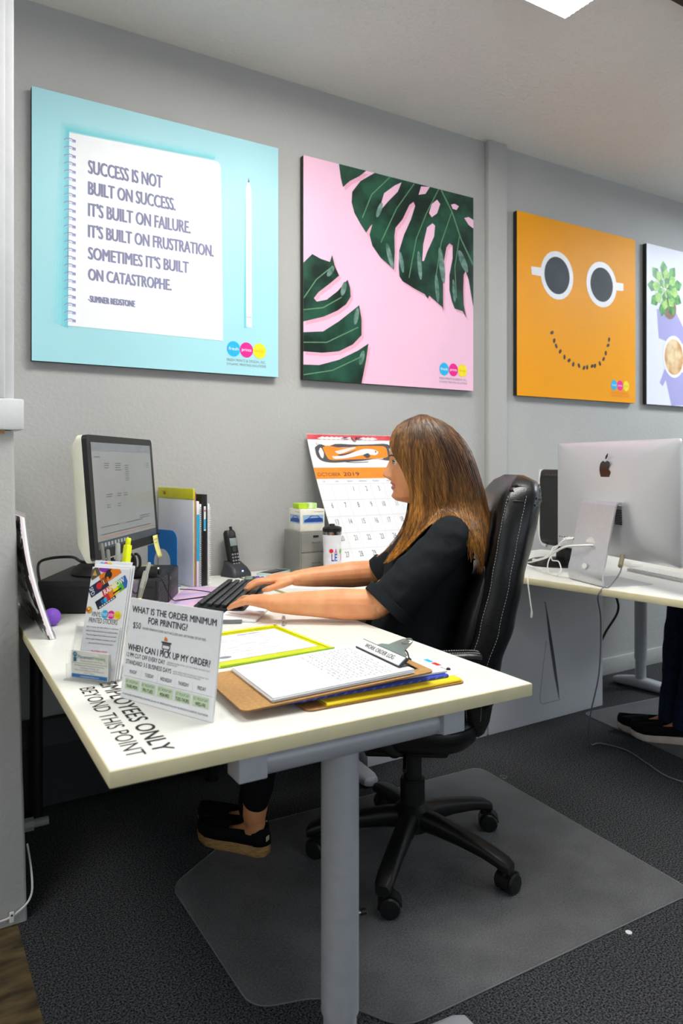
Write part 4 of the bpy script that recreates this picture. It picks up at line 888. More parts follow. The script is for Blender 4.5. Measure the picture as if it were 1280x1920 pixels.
# bookend and files
Mz = at((.878, 2.388, DZ), R_(12))
t = thing('bookend', 'blue metal bookend half hidden behind the monitor', 'bookend', (.80, 2.38, DZ), R_(10))
b = MB(); b.M = at((.806, 2.372, DZ), R_(26))
fr = F((0, 0, 0), (0, 1, 0), (0, 0, 1), (1, 0, 0)); bb = mat('bookend_blue', '#1273c4', .35)
out = [(0, 0), (0, .17)]+[(.03-.03*math.cos(q), .17+.03*math.sin(q)) for q in (PI/2*i/6 for i in range(1, 7))]+[(.11+.03*math.sin(q), .17+.03*math.cos(q)) for q in (PI/2*i/6 for i in range(0, 7))]+[(.14, 0), (.11, 0), (.11, .09)]+[(.07+.04*math.cos(q), .09+.045*math.sin(q)) for q in (PI*i/10 for i in range(1, 10))]+[(.03, .09), (.03, 0)]
b.prism(fr, out, .0022, bb); b.box((.03, .07, .001), (.06, .06, .0016), bb); b.build('plate', t, smooth=30)
def file_(x, w, h, d, m, name, label, cat, gp='files beside the monitor', rot=0):
    t = thing(name, label, cat, tuple(Mz @ V((x+w/2, d/2, 0))), R_(12), gp)
    b = MB(); b.M = Mz; b.box((x+w/2, d/2, h/2+.001), (w, d, h), m, min(.002, w*.3)); b.build('cover', t); return t
frost = mat('frosted_plastic', '#e2e4ec', .3, var=.02, alpha=.93)
t = file_(-.010, .004, .30, .235, frost, 'document_wallet', 'frosted document wallet with a yellow top band beside the monitor', 'wallet')
b = MB(); b.M = Mz; b.box((-.008, .1175, .321), (.006, .237, .038), mat('wallet_yellow', '#d3ce1e', .4), .001); b.build('top_band', t)
b = MB(); b.M = Mz; b.lathe([(.007, 0), (.007, .003), (0, .004)], (-.0115, .19, .322), mat('brass_button', '#b08a2e', .3, metal=.8), 16, Matrix.Rotation(-PI/2, 3, 'Y')); b.build('snap_button', t)
t = file_(-.004, .006, .328, .232, mat('file_yellow', '#d8c51f', .5), 'document_wallet', 'yellow edged document wallet right beside the frosted one', 'wallet')
b = MB(); b.M = Mz; b.box((-.0005, -.0005, .165), (.0016, .002, .325), purple_ink); b.build('piping', t)
t = file_(.0045, .010, .295, .22, paper, 'spiral_notebook', 'white spiral notebook with a cyan label between wallet and comb book', 'notebook')
b = MB(); b.M = Mz; b.box((.0095, -.0008, .17), (.0096, .0012, .16), cyan); b.build('spine_label', t)
t = file_(.016, .008, .285, .215, paper, 'comb_bound_book', 'white comb bound book left of the black binder', 'book')
b = MB(); b.M = Mz
for q in range(40): b.tube([V((.020+.0045*math.cos(a), -.0035+.0045*math.sin(a), .012+.0067*q)) for a in (PI*(.1+.9*i/5)+PI for i in range(6))], .0012, dark_grey, 4)
b.build('comb', t)
t = file_(.0255, .022, .318, .21, black_pl, 'ring_binder', 'black ring binder standing among the files by the monitor', 'binder')
b = MB(); b.M = Mz; b.box((.0365, -.0008, .235), (.008, .0012, .085), paper); b.box((.0365, -.0016, .215), (.007, .0008, .035), cyan); b.box((.0365, -.0016, .262), (.005, .0008, .006), red_ink); b.build('spine_label', t)
t = file_(.049, .008, .285, .205, paper, 'comb_bound_book', 'white comb bound book at the right end of the files', 'book')
b = MB(); b.M = Mz
for q in range(40): b.tube([V((.053+.0045*math.cos(a), -.0035+.0045*math.sin(a), .012+.0067*q)) for a in (PI*(.1+.9*i/5)+PI for i in range(6))], .0012, white_pl, 4)
b.build('comb', t)
# heater and pipe under the desk
dk = mat('heater_shade', '#2b2b2d', .6, var=.05)  # charcoal colour and tall cover stand in for shade on the wall
t = thing('baseboard_heater', 'baseboard heater beneath the desk, darkened and raised to stand in for shade', 'heater', (.66, 2.59, 0))
b = MB(); b.prism(F((.31, WY-.016, 0), (0, -1, 0), (0, 0, 1), (1, 0, 0)), [(0, .02), (.045, .02), (.05, .22), (.03, .30), (0, .30)], .72, dk); b.build('cover', t, smooth=0)
for x in (.315, 1.025):
    b = MB(); b.box((x, WY-.043, .16), (.012, .056, .29), dk, .002); b.build('end_cap', t)
t = thing('heating_pipe', 'pale pipe stub with a coupling low on the half wall under the desk', 'pipe', (.30, 2.2, .14))
b = MB(); pm = mat('pipe_grey', '#8b8b88', .5); b.cyl((.27, 2.2, .14), (.37, 2.2, .14), .012, pm, 16); b.build('pipe', t)
b = MB(); b.cyl((.292, 2.2, .14), (.33, 2.2, .14), .019, pm, 8); b.build('coupling', t)

# ------------------------------------------------------------------ far desk: silver computer
ci = V((2.199, 1.712, 0)); di = V((.247, .969, 0)); ai = math.atan2(di.y, di.x)
# local x runs along the panel towards the wall, local y towards the viewer's left (its back)
Mi = at((ci.x, ci.y, DZ), ai)
t = thing('desktop_computer', 'large silver all in one computer seen from behind on the far desk', 'computer', (ci.x, ci.y, DZ), ai)
al2 = mat('silver_shell', '#d3d3d5', .38, metal=.55, var=.015, vs=6)
b = MB(); b.M = Mi; rings = []
zc = .092+.2075
for s, y in ((1, -.004), (1, .0), (.992, .003), (.975, .0055), (.94, .009), (.88, .0135), (.78, .0195), (.64, .026), (.48, .031), (.30, .034), (.12, .0352)):
    rings.append([V((x, y, z)) for x, z in rrect(.675*s, .415*s, min(.204*s, .012+.36*(1-s)), 8, 0, zc)])
b.loft(rings, al2); b.build('rear_shell', t, recalc=True, smooth=80)
b = MB(); b.M = Mi; b.box((0, -.006, zc), (.67, .003, .41), black_gl, .001); b.build('screen_glass', t)
# neck and foot (a bent aluminium strip)
b = MB(); b.M = Mi
pr = [(.030, .27), (.040, .285), (.052, .283), (.062, .262), (.100, .09), (.112, .045), (.110, .014), (.095, .003), (.02, .003), (-.09, .003)]
pr = spline([(0, a, c) for a, c in pr], 46)
b.loft([[V((-.098, p.y, p.z)), V((.098, p.y, p.z)), V((.098, p.y+nx, p.z+nz)), V((-.098, p.y+nx, p.z+nz))] for p, nx, nz in [(p, *(lambda tt: (-tt.z*.006, tt.y*.006))((pr[min(i+1, 45)]-pr[max(i-1, 0)]).normalized())) for i, p in enumerate(pr)]], alum)
st = b.build('stand', t, recalc=True, smooth=40)
b = MB(); b.M = Mi; frs = F((0, .0925, .135), (-1, 0, 0), (0, -.2, 1), (0, 1, .2)); b.disc(frs, 0, 0, .028, .028, mat('cable_hole', '#d8d8cf', .5), .0035, 30); b.build('cable_hole', st, smooth=0)
b = MB(); b.M = Mi; b.disc(frs, .0, -.075, .014, .010, white_pl, .012, 20); b.build('white_dot', st, smooth=0)
b = MB(); b.M = Mi; fb = F((0, .0352, 0), (-1, 0, 0), (0, 0, 1), (0, 1, 0)); zz = .402
ap = [(0, .030), (.012, .034), (.022, .031), (.028, .024), (.020, .014), (.020, .004), (.030, -.006), (.024, -.022), (.014, -.032), (.006, -.030), (0, -.029), (-.007, -.030), (-.015, -.032), (-.026, -.018), (-.031, .002), (-.027, .022), (-.016, .032), (-.007, .033)]
ap = [(p.x, p.y) for p in spline([(x*1.0, y*1.0, 0) for x, y in ap+[ap[0]]], 60)[:-1]]
b.poly(F(fb.o+V((0, -.0025, zz)), fb.u, fb.v, fb.n), ap, black_gl, 0)
lf = [(.0, .040), (.004, .052), (.014, .060), (.018, .060), (.015, .049), (.008, .041)]
b.poly(F(fb.o+V((0, -.0025, zz)), fb.u, fb.v, fb.n), lf, black_gl, 0); b.build('logo_mark', t, smooth=0)
b = MB(); b.M = Mi
for k in range(9): b.box((-.075, .034, .215+.006*k), (.035, .003, .0035), black_pl)
b.build('vent', t)
b = MB(); b.M = Mi
for k in range(7): b.box((.20+.018*k, .0205-.0035*k*.55, .135), (.011, .004, .005), dark_grey, .001)
b.build('ports', t)
# second dark monitor behind it
M3 = at((2.395, 2.03, DZ), ai+.06)
t = thing('monitor', 'black monitor with a white rim behind the silver computer', 'monitor', (2.40, 2.02, DZ), ai+.06)
b = MB(); b.M = M3; b.box((.07, -.006, .235), (.366, .012, .33), white_pl, .004); b.build('bezel', t)
b = MB(); b.M = M3; b.loft([[V((x, y, z)) for x, z in rrect(w, h, .02, 5, cx_, .235)] for w, h, y, cx_ in ((.366, .33, .0, .07), (.352, .326, .014, .063), (.31, .28, .035, .06))], matte_blk); b.build('rear_shell', t, recalc=True)
b = MB(); b.M = M3
b.tube(spline([(.252, .004, .40), (.254, .008, .30), (.252, .012, .20), (.246, .014, .12), (.225, .016, .078), (.19, .018, .068)], 30), .007, white_pl, 10); b.build('white_rim', t)
b = MB(); b.M = M3
for k in range(6): b.box((.17-.02*k, .0325, .375), (.010, .004, .006), mat('vent_tan', '#75694d', .5), .001)
b.build('vents', t)
b = MB(); b.M = M3; b.box((.07, .02, .05), (.06, .04, .09), black_pl, .006); b.build('neck', t)
b = MB(); b.M = M3; b.lathe([(.13, 0), (.13, .006), (.10, .018), (.04, .026), (0, .027)], (.11, .03, 0), black_pl, 36); b.build('base', t)
# mouse, keyboard, dongle
b = MB(); b.M = at((2.60, 1.93, DZ), 1.2); b.loft([[V((x*s, y*s, z)) for x, y in rrect(.11, .06, .028, 8)] for s, z in ((.95, 0), (1, .006), (.93, .014), (.7, .02), (.2, .023))], white_pl); solo(b, 'mouse', 'white mouse on the far desk under the silver computer', 'mouse', (2.60, 1.93, DZ), recalc=True)
t = thing('keyboard', 'slim silver keyboard on the far desk at the right edge', 'keyboard', (2.50, 1.70, DZ), ai)
b = MB(); b.M = at((2.49, 1.70, DZ), ai); b.loft([[V((x, y, z)) for x, y in rrect(.30, .115, .008, 4)] for z in (.001, .010)], alum); b.build('base', t, recalc=True)
b = MB(); b.M = at((2.49, 1.70, DZ), ai)
for r in range(5):
    for c in range(14): b.box((-.136+.021*c, -.04+.02*r, .0115), (.017, .016, .003), white_pl, .001, 1)
b.build('keys', t)
def cable(name, label, pts, r, m, n=60, cat='cable', ends=None):
    t = thing(name, label, cat, tuple(pts[-1]))
    b = MB(); b.tube(spline(pts, n), r, m, 7); b.build('cord', t)
    if ends:
        b = MB(); a, c, rr, mm = ends; b.tube([V(a), V(c)], rr, mm, 10); b.build('plug', t)
    return t
I = lambda x, y, z: Mi @ V((x, y, z))
cable('computer_cable', 'thick white power cable passing through the hole in the computer stand', [I(-.02, .07, .135), I(.0, .12, .135), I(.08, .15, .12), I(.2, .14, .07), I(.32, .12, .04), I(.42, .06, .03), I(.5, -.02, .01)], .0042, white_cable)
cable('computer_cable', 'white usb cable plugged into the left ports of the silver computer', [I(.21, .03, .135), I(.22, .06, .125), I(.28, .09, .06), I(.36, .10, .03), I(.46, .08, .012), I(.52, .03, .004)], .0026, white_cable, ends=(I(.21, .018, .135), I(.212, .05, .132), .006, white_cable))
cable('computer_cable', 'white cable looping from the ports down to the desk edge', [I(.235, .028, .133), I(.24, .05, .12), I(.25, .1, .05), I(.22, .12, .006), I(.16, .12, .004), I(.12, .11, .004), I(.11, .08, .004)], .0022, white_cable, ends=(I(.235, .017, .134), I(.236, .045, .13), .006, white_cable))
cable('computer_cable', 'white cable lying in a loose loop at the far end of the desk', [I(.30, .10, .006), I(.36, .13, .02), I(.42, .135, .045), I(.47, .10, .03), I(.50, .05, .005)], .003, white_cable)
cable('computer_cable', 'thin white cable crossing below the ports', [I(.29, .02, .10), I(.30, .05, .09), I(.26, .08, .05), I(.20, .09, .05), I(.17, .10, .02), I(.16, .13, .004)], .0022, white_cable)
e = M2 @ V((-.006, .98, DZ))
cable('charging_cable', 'white cable end hanging over the edge of the far desk', [M2 @ V((.06, 1.03, DZ+.004)), M2 @ V((.015, 1.0, DZ+.004)), M2 @ V((-.008, .985, DZ-.01)), M2 @ V((-.012, .975, DZ-.06)), M2 @ V((-.012, .965, DZ-.12))], .0028, white_cable, 40, ends=(M2 @ V((-.012, .965, DZ-.12)), M2 @ V((-.012, .966, DZ-.142)), .0042, white_cable))
g = [I(-.10, .03, .10), I(-.115, .05, .085), I(-.125, .07, .05), I(-.11, .10, .004), M2 @ V((.01, .69, DZ+.003)), M2 @ V((-.008, .70, DZ-.03)), V((2.12, 1.70, .60)), V((2.16, 1.74, .40)), V((2.22, 1.83, .20)), V((2.38, 1.96, .03)), V((2.47, 1.98, .005)), V((2.50, 1.88, .004)), V((2.46, 1.76, .004)), V((2.42, 1.62, .004)), V((2.5, 1.45, .004)), V((2.7, 1.3, .004))]
cable('headphone_cable', 'long thin grey cable falling from the far desk onto the carpet', g, .0026, grey_cable, 140, ends=(I(-.085, .025, .105), I(-.12, .062, .075), .008, mat('dongle_tan', '#8d8266', .4, metal=.3)))
cable('desk_cable', 'black cable hanging under the far desk beside the grey leg', [V((3.0, 2.35, .69)), V((3.03, 2.36, .55)), V((3.10, 2.38, .42)), V((3.02, 2.40, .30)), V((2.95, 2.42, .15)), V((2.98, 2.45, .01))], .006, black_cable)
# white boxes under the far desk
card = mat('white_carton', '#dedee2', .5, var=.02, vs=6)
t = thing('carton', 'white carton printed with a slim computer profile under the far desk', 'box', (2.51, 2.36, 0), 0, 'white cartons under the far desk')
b = MB(); b.box((2.511, 2.365, .325), (.73, .14, .65), card, .003); b.build('carton_body', t)
b = MB(); fr = F((2.146, 2.2948, 0), (.73, 0, 0), (0, 0, .65), (0, -1, 0)); gk = mat('profile_grey', '#6f6f74', .5, c2='#55555a', vs=4); gl = mat('profile_line', '#b4b4bb', .5)
sl = [(.455, .83), (.465, .80), (.50, .55), (.545, .30), (.585, .13), (.59, .125), (.585, .20), (.55, .42), (.50, .68), (.468, .82)]
b.poly(fr, sl, gk, .0003); b.line(fr, [(.475, .55), (.45, .40), (.42, .18), (.42, .14), (.44, .12), (.60, .12)], .007, gl, .0003); b.build('printing', t, smooth=0)
t = thing('carton', 'plain white carton on the carpet behind the office chair', 'box', (1.83, 2.36, 0), 0, 'white cartons under the far desk')
b = MB(); b.box((1.832, 2.365, .30), (.61, .14, .60), card, .003); b.build('carton_body', t)
b = MB(); b.box((1.832, 2.365, .601), (.608, .05, .001), mat('carton_tape', '#cfcfd2', .3)); b.build('tape', t)
# floor bits
b = MB(); b.cyl((1.539, 1.151, .0005), (1.539, 1.151, .002), .008, paper, 18); solo(b, 'paper_dot', 'small white paper dot on the carpet near the chair mat', 'paper', (1.539, 1.151, 0))
# ------------------------------------------------------------------ chair mats
def mat_vinyl():
    m = mat('clear_mat_vinyl', '#8f9093', .36, var=.12, vs=9, alpha=.30, spec=.6); N = m.node_tree.nodes; L = m.node_tree.links
    tc = N.new('ShaderNodeTexCoord'); vo = N.new('ShaderNodeTexVoronoi'); vo.inputs['Scale'].default_value = 34; L.new(tc.outputs['Object'], vo.inputs['Vector'])
    mr = N.new('ShaderNodeMapRange'); mr.inputs[1].default_value = 0; mr.inputs[2].default_value = .14; mr.inputs[3].default_value = 1; mr.inputs[4].default_value = 0; L.new(vo.outputs['Distance'], mr.inputs[0])
    nz = N.new('ShaderNodeTexNoise'); nz.inputs['Scale'].default_value = 5; L.new(tc.outputs['Object'], nz.inputs['Vector'])
    ad = N.new('ShaderNodeMath'); ad.operation = 'MULTIPLY_ADD'; L.new(nz.outputs['Fac'], ad.inputs[0]); ad.inputs[1].default_value = 8; L.new(mr.outputs[0], ad.inputs[2])
    bp = N.new('ShaderNodeBump'); bp.inputs['Distance'].default_value = .0022; L.new(ad.outputs[0], bp.inputs['Height']); L.new(bp.outputs[0], N['Principled BSDF'].inputs['Normal'])
    return m
mat_pl = mat_vinyl() #, '#8f9093', .34, var=.10, vs=14, alpha=.34, bump=.0012, bs=140, spec=.6, stretch=(1, 1, 1))
def rounded(pts, r, n=6):
    o = []; K = len(pts)
    for i in range(K):
        p, a, c = V((*pts[i], 0)), V((*pts[i-1], 0)), V((*pts[(i+1) % K], 0))
        ra = min(r, (a-p).length*.45, (c-p).length*.45); p0 = p+(a-p).normalized()*ra; p2 = p+(c-p).normalized()*ra
        for k in range(n+1): f = k/n; q = p0*(1-f)**2+p*2*f*(1-f)+p2*f*f; o.append((q.x, q.y))
    return o
def chairmat(pts, label, loops=()):
    c = sum((V((*p, 0)) for p in pts), V())/len(pts)
    t = thing('chair_mat', label, 'chair mat', (c.x, c.y, 0))
    b = MB(); b.prism(F((0, 0, .0005), (1, 0, 0), (0, 1, 0)), rounded(pts, .05), .0025, mat_pl); b.build('sheet', t, smooth=30)
    b = MB(); b.tube([V((x, y, .0022)) for x, y in rounded(pts, .05)], .0016, mat('mat_edge', '#8e8f92', .3, alpha=.55), 6, wrap=True); b.build('rim', t)
    b = MB()
    for x, y in loops: b.tube([V((x+.013*math.cos(q), y+.013*math.sin(q), .002)) for q in (2*PI*k/16 for k in range(16))], .003, mat_pl, 6, wrap=True)
    if loops: b.build('hang_loop', t)
chairmat([(.642, 1.405), (.79, 1.36), (.885, 1.195), (1.835, 1.165), (1.89, 2.075), (.93, 2.12), (.64, 1.93)], 'clear plastic chair mat under the black office chair', [(1.905, 1.96)])
chairmat([(2.62, 1.70), (2.70, 2.27), (3.75, 2.17), (3.67, 1.2), (2.64, 1.30)], 'second plastic chair mat under the far desk', [])

# ------------------------------------------------------------------ office chair
RZ = math.atan2(FW.y, FW.x)
ML = at((1.27, 1.745, 0), RZ)
leather = mat('black_leather', '#0e0e0f', .33, var=.15, vs=18, bump=.0005, bs=160, spec=.5)
leather_f = mat('black_leather_face', '#0f0f10', .38, var=.15, vs=18, bump=.0006, bs=120, spec=.45)
stitch = mat('white_stitching', '#b5b5b2', .7)
base_bl = mat('black_nylon', '#121213', .4, var=.1, vs=80, bump=.0002, bs=900)
CH = thing('office_chair', 'black leather executive office chair under the seated woman', 'chair', (1.27, 1.745, 0), RZ, 'executive office chairs')
hx, hy = -.042, .018
b = MB(); b.M = ML; b.lathe([(.03, .085), (.05, .09), (.052, .15), (.036, .165)], (hx, hy, 0), base_bl, 28); hub = b.build('base_hub', CH)
for k in range(5):
    a = R_(2.5+72*k)-RZ; ca, sa = math.cos(a), math.sin(a)
    b = MB(); b.M = ML; rg = []
    for r, z0, z1, w in ((.03, .09, .152, .028), (.08, .092, .148, .027), (.16, .088, .133, .026), (.23, .080, .116, .025), (.275, .070, .102, .025), (.298, .060, .094, .024), (.312, .058, .084, .019)):
        rg.append([V((hx+ca*r-sa*y, hy+sa*r+ca*y, z)) for y, z in rrect(w*2, z1-z0, (z1-z0)*.40, 4, 0, (z0+z1)/2)])
    b.loft(rg, base_bl); lg = b.build('base_leg', CH, recalc=True)
    b = MB(); b.M = ML; ex, ey = hx+ca*.292, hy+sa*.292; b.cyl((ex, ey, .045), (ex, ey, .066), .011, base_bl, 14)
    cr = R_((-40, -20, -60, -35, 10)[k])-RZ; dx, dy = math.cos(cr), math.sin(cr); ox, oy = ex+dx*.014, ey+dy*.014
    for s_ in (-1, 1): b.tube([V((ox-dy*s_*q, oy+dx*s_*q, .0285)) for q in (.006, .007, .023, .028, .029)], [.020, .0265, .0275, .024, .012], base_bl, 26)
    rg = []                      # hood between and over the two wheels
    for q in range(11):
        an = R_(5+185*q/10); rg.append([V((ox-dy*e+dx*math.cos(an)*rr, oy+dx*e+dy*math.cos(an)*rr, .0285+math.sin(an)*rr)) for e, rr in ((-.019, .0282), (.019, .0282), (.019, .0315), (-.019, .0315))])
    b.loft(rg, base_bl); b.build('caster', lg, recalc=True)
b = MB(); b.M = ML; b.cyl((hx, hy, .15), (hx, hy, .232), .036, base_bl, 30); b.cyl((hx, hy, .23), (hx, hy, .236), .034, base_bl, 30); b.cyl((hx, hy, .23), (hx, hy, .34), .0265, base_bl, 30); b.build('gas_column', CH)
b = MB(); b.M = ML; b.box((hx+.02, hy, .352), (.24, .17, .06), base_bl, .012); b.box((hx-.10, hy, .385), (.16, .10, .03), base_bl, .008)
b.cyl((hx+.02, hy, .35), (hx+.03, hy+.22, .345), .006, base_bl, 10); b.build('tilt_mechanism', CH)
b = MB(); b.M = ML; rg = []
for s, z in ((.55, .372), (.80, .378), (.92, .392), (.985, .41), (1.0, .44), (.985, .468), (.93, .488), (.8, .498), (.5, .502), (.15, .50)):
    rg.append([V((.02+(x)*s, y*s, z+.012*math.sin(x*8)*(1 if z > .43 else .3))) for x, y in rrect(.47, .52, .12, 8)])
b.loft(rg, leather); st_ = b.build('seat', CH, recalc=True, smooth=60)
b = MB(); b.M = ML
b.tube([V((.02+x*1.003, y*1.003, .452)) for x, y in rrect(.47, .52, .12, 8)], .0025, leather, 6, wrap=True); b.build('seat_piping', st_)
ZS = [.405, .425, .46, .52, .62, .72, .85, .95, 1.0, 1.045, 1.075, 1.10, 1.118, 1.124]
FU = [-.208, -.175, -.158, -.15, -.152, -.180, -.212, -.228, -.238, -.250, -.262, -.282, -.305, -.325]
BU = [-.222, -.242, -.250, -.252, -.268, -.303, -.328, -.350, -.363, -.375, -.382, -.380, -.368, -.345]
HW = [.15, .18, .205, .235, .25, .252, .25, .243, .235, .222, .207, .185, .15, .11]
def cc(z): return interp(z, [.4, .85, .98, 1.1], [.45, .45, .6, .35])
def back_ring(z, grow=0):
    f, bk, w = interp(z, ZS, FU)+grow, interp(z, ZS, BU)-grow*.5, interp(z, ZS, HW)+grow*.3
    o = []; n = 40
    for k in range(n):
        q = 2*PI*k/n; cu, cv = math.cos(q), math.sin(q); p = .45
        u = math.copysign(abs(cu)**p, cu); v = math.copysign(abs(cv)**.62, cv)
        c_ = -.055*(1-v*v)*min(1, (z-.40)*6)*cc(z)
        o.append(V(((f+bk)/2+(f-bk)/2*u+c_, w*v, z)))
    return o
b = MB(); b.M = ML; zz = [.405+(1.124-.405)*i/44 for i in range(45)]
b.loft([back_ring(z) for z in zz], leather); bk_ = b.build('backrest', CH, recalc=True, smooth=70)
# raised front cushions: lumbar and head roll
def pad(z0, z1, name, bulge, ww=.86):
    b = MB(); b.M = ML; rg = []
    for i in range(17):
        s = i/16; z = z0+(z1-z0)*s; h = math.sin(PI*min(1, max(0, s)))**.5
        f, w = interp(z, ZS, FU), interp(z, ZS, HW)*ww
        ring = []
        for k in range(24):
            q = 2*PI*k/24; v = math.copysign(abs(math.sin(q))**.6, math.sin(q)); cu = math.cos(q)
            u = f-.012+(bulge*h+.012)*max(-.6, cu)*(.35+.65*h)
            ring.append(V((u-.055*(1-v*v)*cc(z)*.9*min(1, (z-.40)*6), w*v*(.8+.2*h), z)))
        rg.append(ring)
    b.loft(rg, leather_f); return b.build(name, CH, recalc=True, smooth=70)
pad(.52, .885, 'lumbar_cushion', .034, .93)
pad(.86, 1.03, 'shoulder_cushion', .003, .82)
# gathered leather on the near top corner of the back
for k in range(4):
    z0 = 1.098-.013*k; b = MB(); b.M = ML; pts = []
    for i in range(15):
        e = i/14; f, bk2, w = interp(z0, ZS, FU), interp(z0, ZS, BU), interp(z0, ZS, HW)
        q = PI*(.40+.42*e); cu = math.copysign(abs(math.cos(q))**.45, math.cos(q)); v = math.sin(q)**.62
        pts.append(((f+bk2)/2+(f-bk2)/2*cu-.055*(1-v*v)*cc(z0), w*v*.988, z0-.012*math.sin(PI*e)+.005*math.sin(7*e+2*k)))
    b.tube(pts, [.001]+[.004+.002*math.sin(i*1.9+k) for i in range(13)]+[.001], leather, 8); b.build('leather_crease', bk_)
for sgn in (1, -1):
    for fr_ in (.22, .62):
        b = MB(); b.M = ML; pts = []
        for i in range(80):
            z = .47+(1.075-.47)*i/79; f, bk2, w = interp(z, ZS, FU), interp(z, ZS, BU), interp(z, ZS, HW)
            uu = 1-2*fr_; v = (1-abs(uu)**(1/.45*1.0))**.5 if abs(uu) < 1 else 0
            q = math.acos(max(-1, min(1, math.copysign(abs(uu)**(1/.45), uu)))); v = abs(math.sin(q))**.62
            pts.append(V(((f+bk2)/2+(f-bk2)/2*uu-.055*(1-v*v)*cc(z), sgn*(w*v+.0004), z)))
        for i in range(0, 79, 1):
            a_, c_ = pts[i], pts[i+1]; b.tube([a_, a_+(c_-a_)*.6], .00055, stitch, 4)
        b.build('stitching', bk_)
    b = MB(); b.M = ML
    b.tube(spline([(.10, sgn*.285, .648), (.06, sgn*.288, .656), (-.06, sgn*.288, .658), (-.17, sgn*.282, .662), (-.205, sgn*.278, .658)], 24), [.012]+[.026]*22+[.014], leather, 16, flat=.55, up=(0, 0, 1)); ar = b.build('armrest', CH)
    b = MB(); b.M = ML; b.tube(spline([(.08, sgn*.285, .635), (.11, sgn*.29, .56), (.07, sgn*.287, .47), (.02, sgn*.25, .40), (.0, sgn*.16, .375)], 24), .015, base_bl, 12); b.build('arm_support', ar)
    b = MB(); b.M = ML; b.tube(spline([(-.19, sgn*.28, .640), (-.215, sgn*.275, .60), (-.235, sgn*.255, .55), (-.225, sgn*.23, .52)], 14), .013, base_bl, 12); b.build('rear_support', ar)
    for off in (-.008, .008):
        b = MB(); b.M = ML
        P = spline([(.08, sgn*(.288+off*1.6), .670), (-.06, sgn*(.288+off*1.6), .672), (-.18, sgn*(.282+off*1.6), .675), (-.205, sgn*(.28+off), .670)], 60)
        for i in range(59): b.tube([P[i], P[i]+(P[i+1]-P[i])*.6], .0009, stitch, 4)
        b.build('stitching', ar)
# ------------------------------------------------------------------ seated woman
skin = mat('skin', '#eaa877', .46, c2='#dc9060', vs=22, sss=.12, bump=.0003, bs=260, lo=.3, hi=.75)
shirt_m = mat('black_shirt_cloth', '#171b1f', .85, var=.12, vs=12, bump=.0008, bs=700, spec=.25)
pants_m = mat('black_trousers', '#101013', .85, var=.1, vs=60, bump=.0005, bs=500, spec=.2)
def remesh(mb, name, parent, m, vox, smooth_it=2, disp=None, label=None):
    o = mb.build('tmp', parent, smooth=0, recalc=True)
    o.parent = None; d = o.modifiers.new('r', 'REMESH'); d.mode = 'VOXEL'; d.voxel_size = vox; d.use_smooth_shade = True
    s = o.modifiers.new('s', 'SMOOTH'); s.factor = .5; s.iterations = smooth_it
    bpy.context.view_layer.update(); dg = bpy.context.evaluated_depsgraph_get()
    me = bpy.data.meshes.new_from_object(o.evaluated_get(dg)); me.name = name
    bpy.data.objects.remove(o)
    if disp:
        for v in me.vertices: v.co += disp(v.co, v.normal)
    me.materials.clear(); me.materials.append(m); me.polygons.foreach_set('material_index', [0]*len(me.polygons)); me.shade_smooth(); me.update()
    r = bpy.data.objects.new(name, me); col.objects.link(r); r.parent = parent; _M[r.name] = _M[parent.name]
    if label: r['label'] = label
    return r
PW = thing('person', 'woman with long auburn hair in a black shirt typing at the desk', 'person', (1.27, 1.745, 0), RZ)
# torso sections: z, centre u, half depth, half width
TS = [(.50, -.02, .135, .185), (.56, -.02, .14, .185), (.62, -.03, .125, .17), (.70, -.05, .115, .152), (.78, -.072, .115, .15), (.85, -.088, .122, .158), (.90, -.098, .118, .163), (.95, -.122, .095, .165), (.98, -.138, .078, .145), (1.005, -.143, .066, .110), (1.03, -.138, .056, .08), (1.055, -.122, .051, .056), (1.10, -.095, .05, .05)]
def torso(mb, g, zmax, m):
    rg = []
    for z, c, a, w in TS:
        if z > zmax: break
        rg.append([V((c+(a+g)*math.copysign(abs(math.cos(q))**.9, math.cos(q)), (w+g)*math.copysign(abs(math.sin(q))**.85, math.sin(q)), z)) for q in (2*PI*k/40 for k in range(40))])
    mb.loft(rg, m)
def ftube(mb, pts, rs, m, n=18, flat=1, up=None):
    P = spline(pts, 6*(len(pts)-1)+1); R = [interp(i/6, list(range(len(rs))), rs) for i in range(len(P))]
    mb.tube(P, R, m, n, flat=flat, up=up); mb.ell(P[0], R[0]*.97, m, 16); mb.ell(P[-1], R[-1]*.97, m, 16)
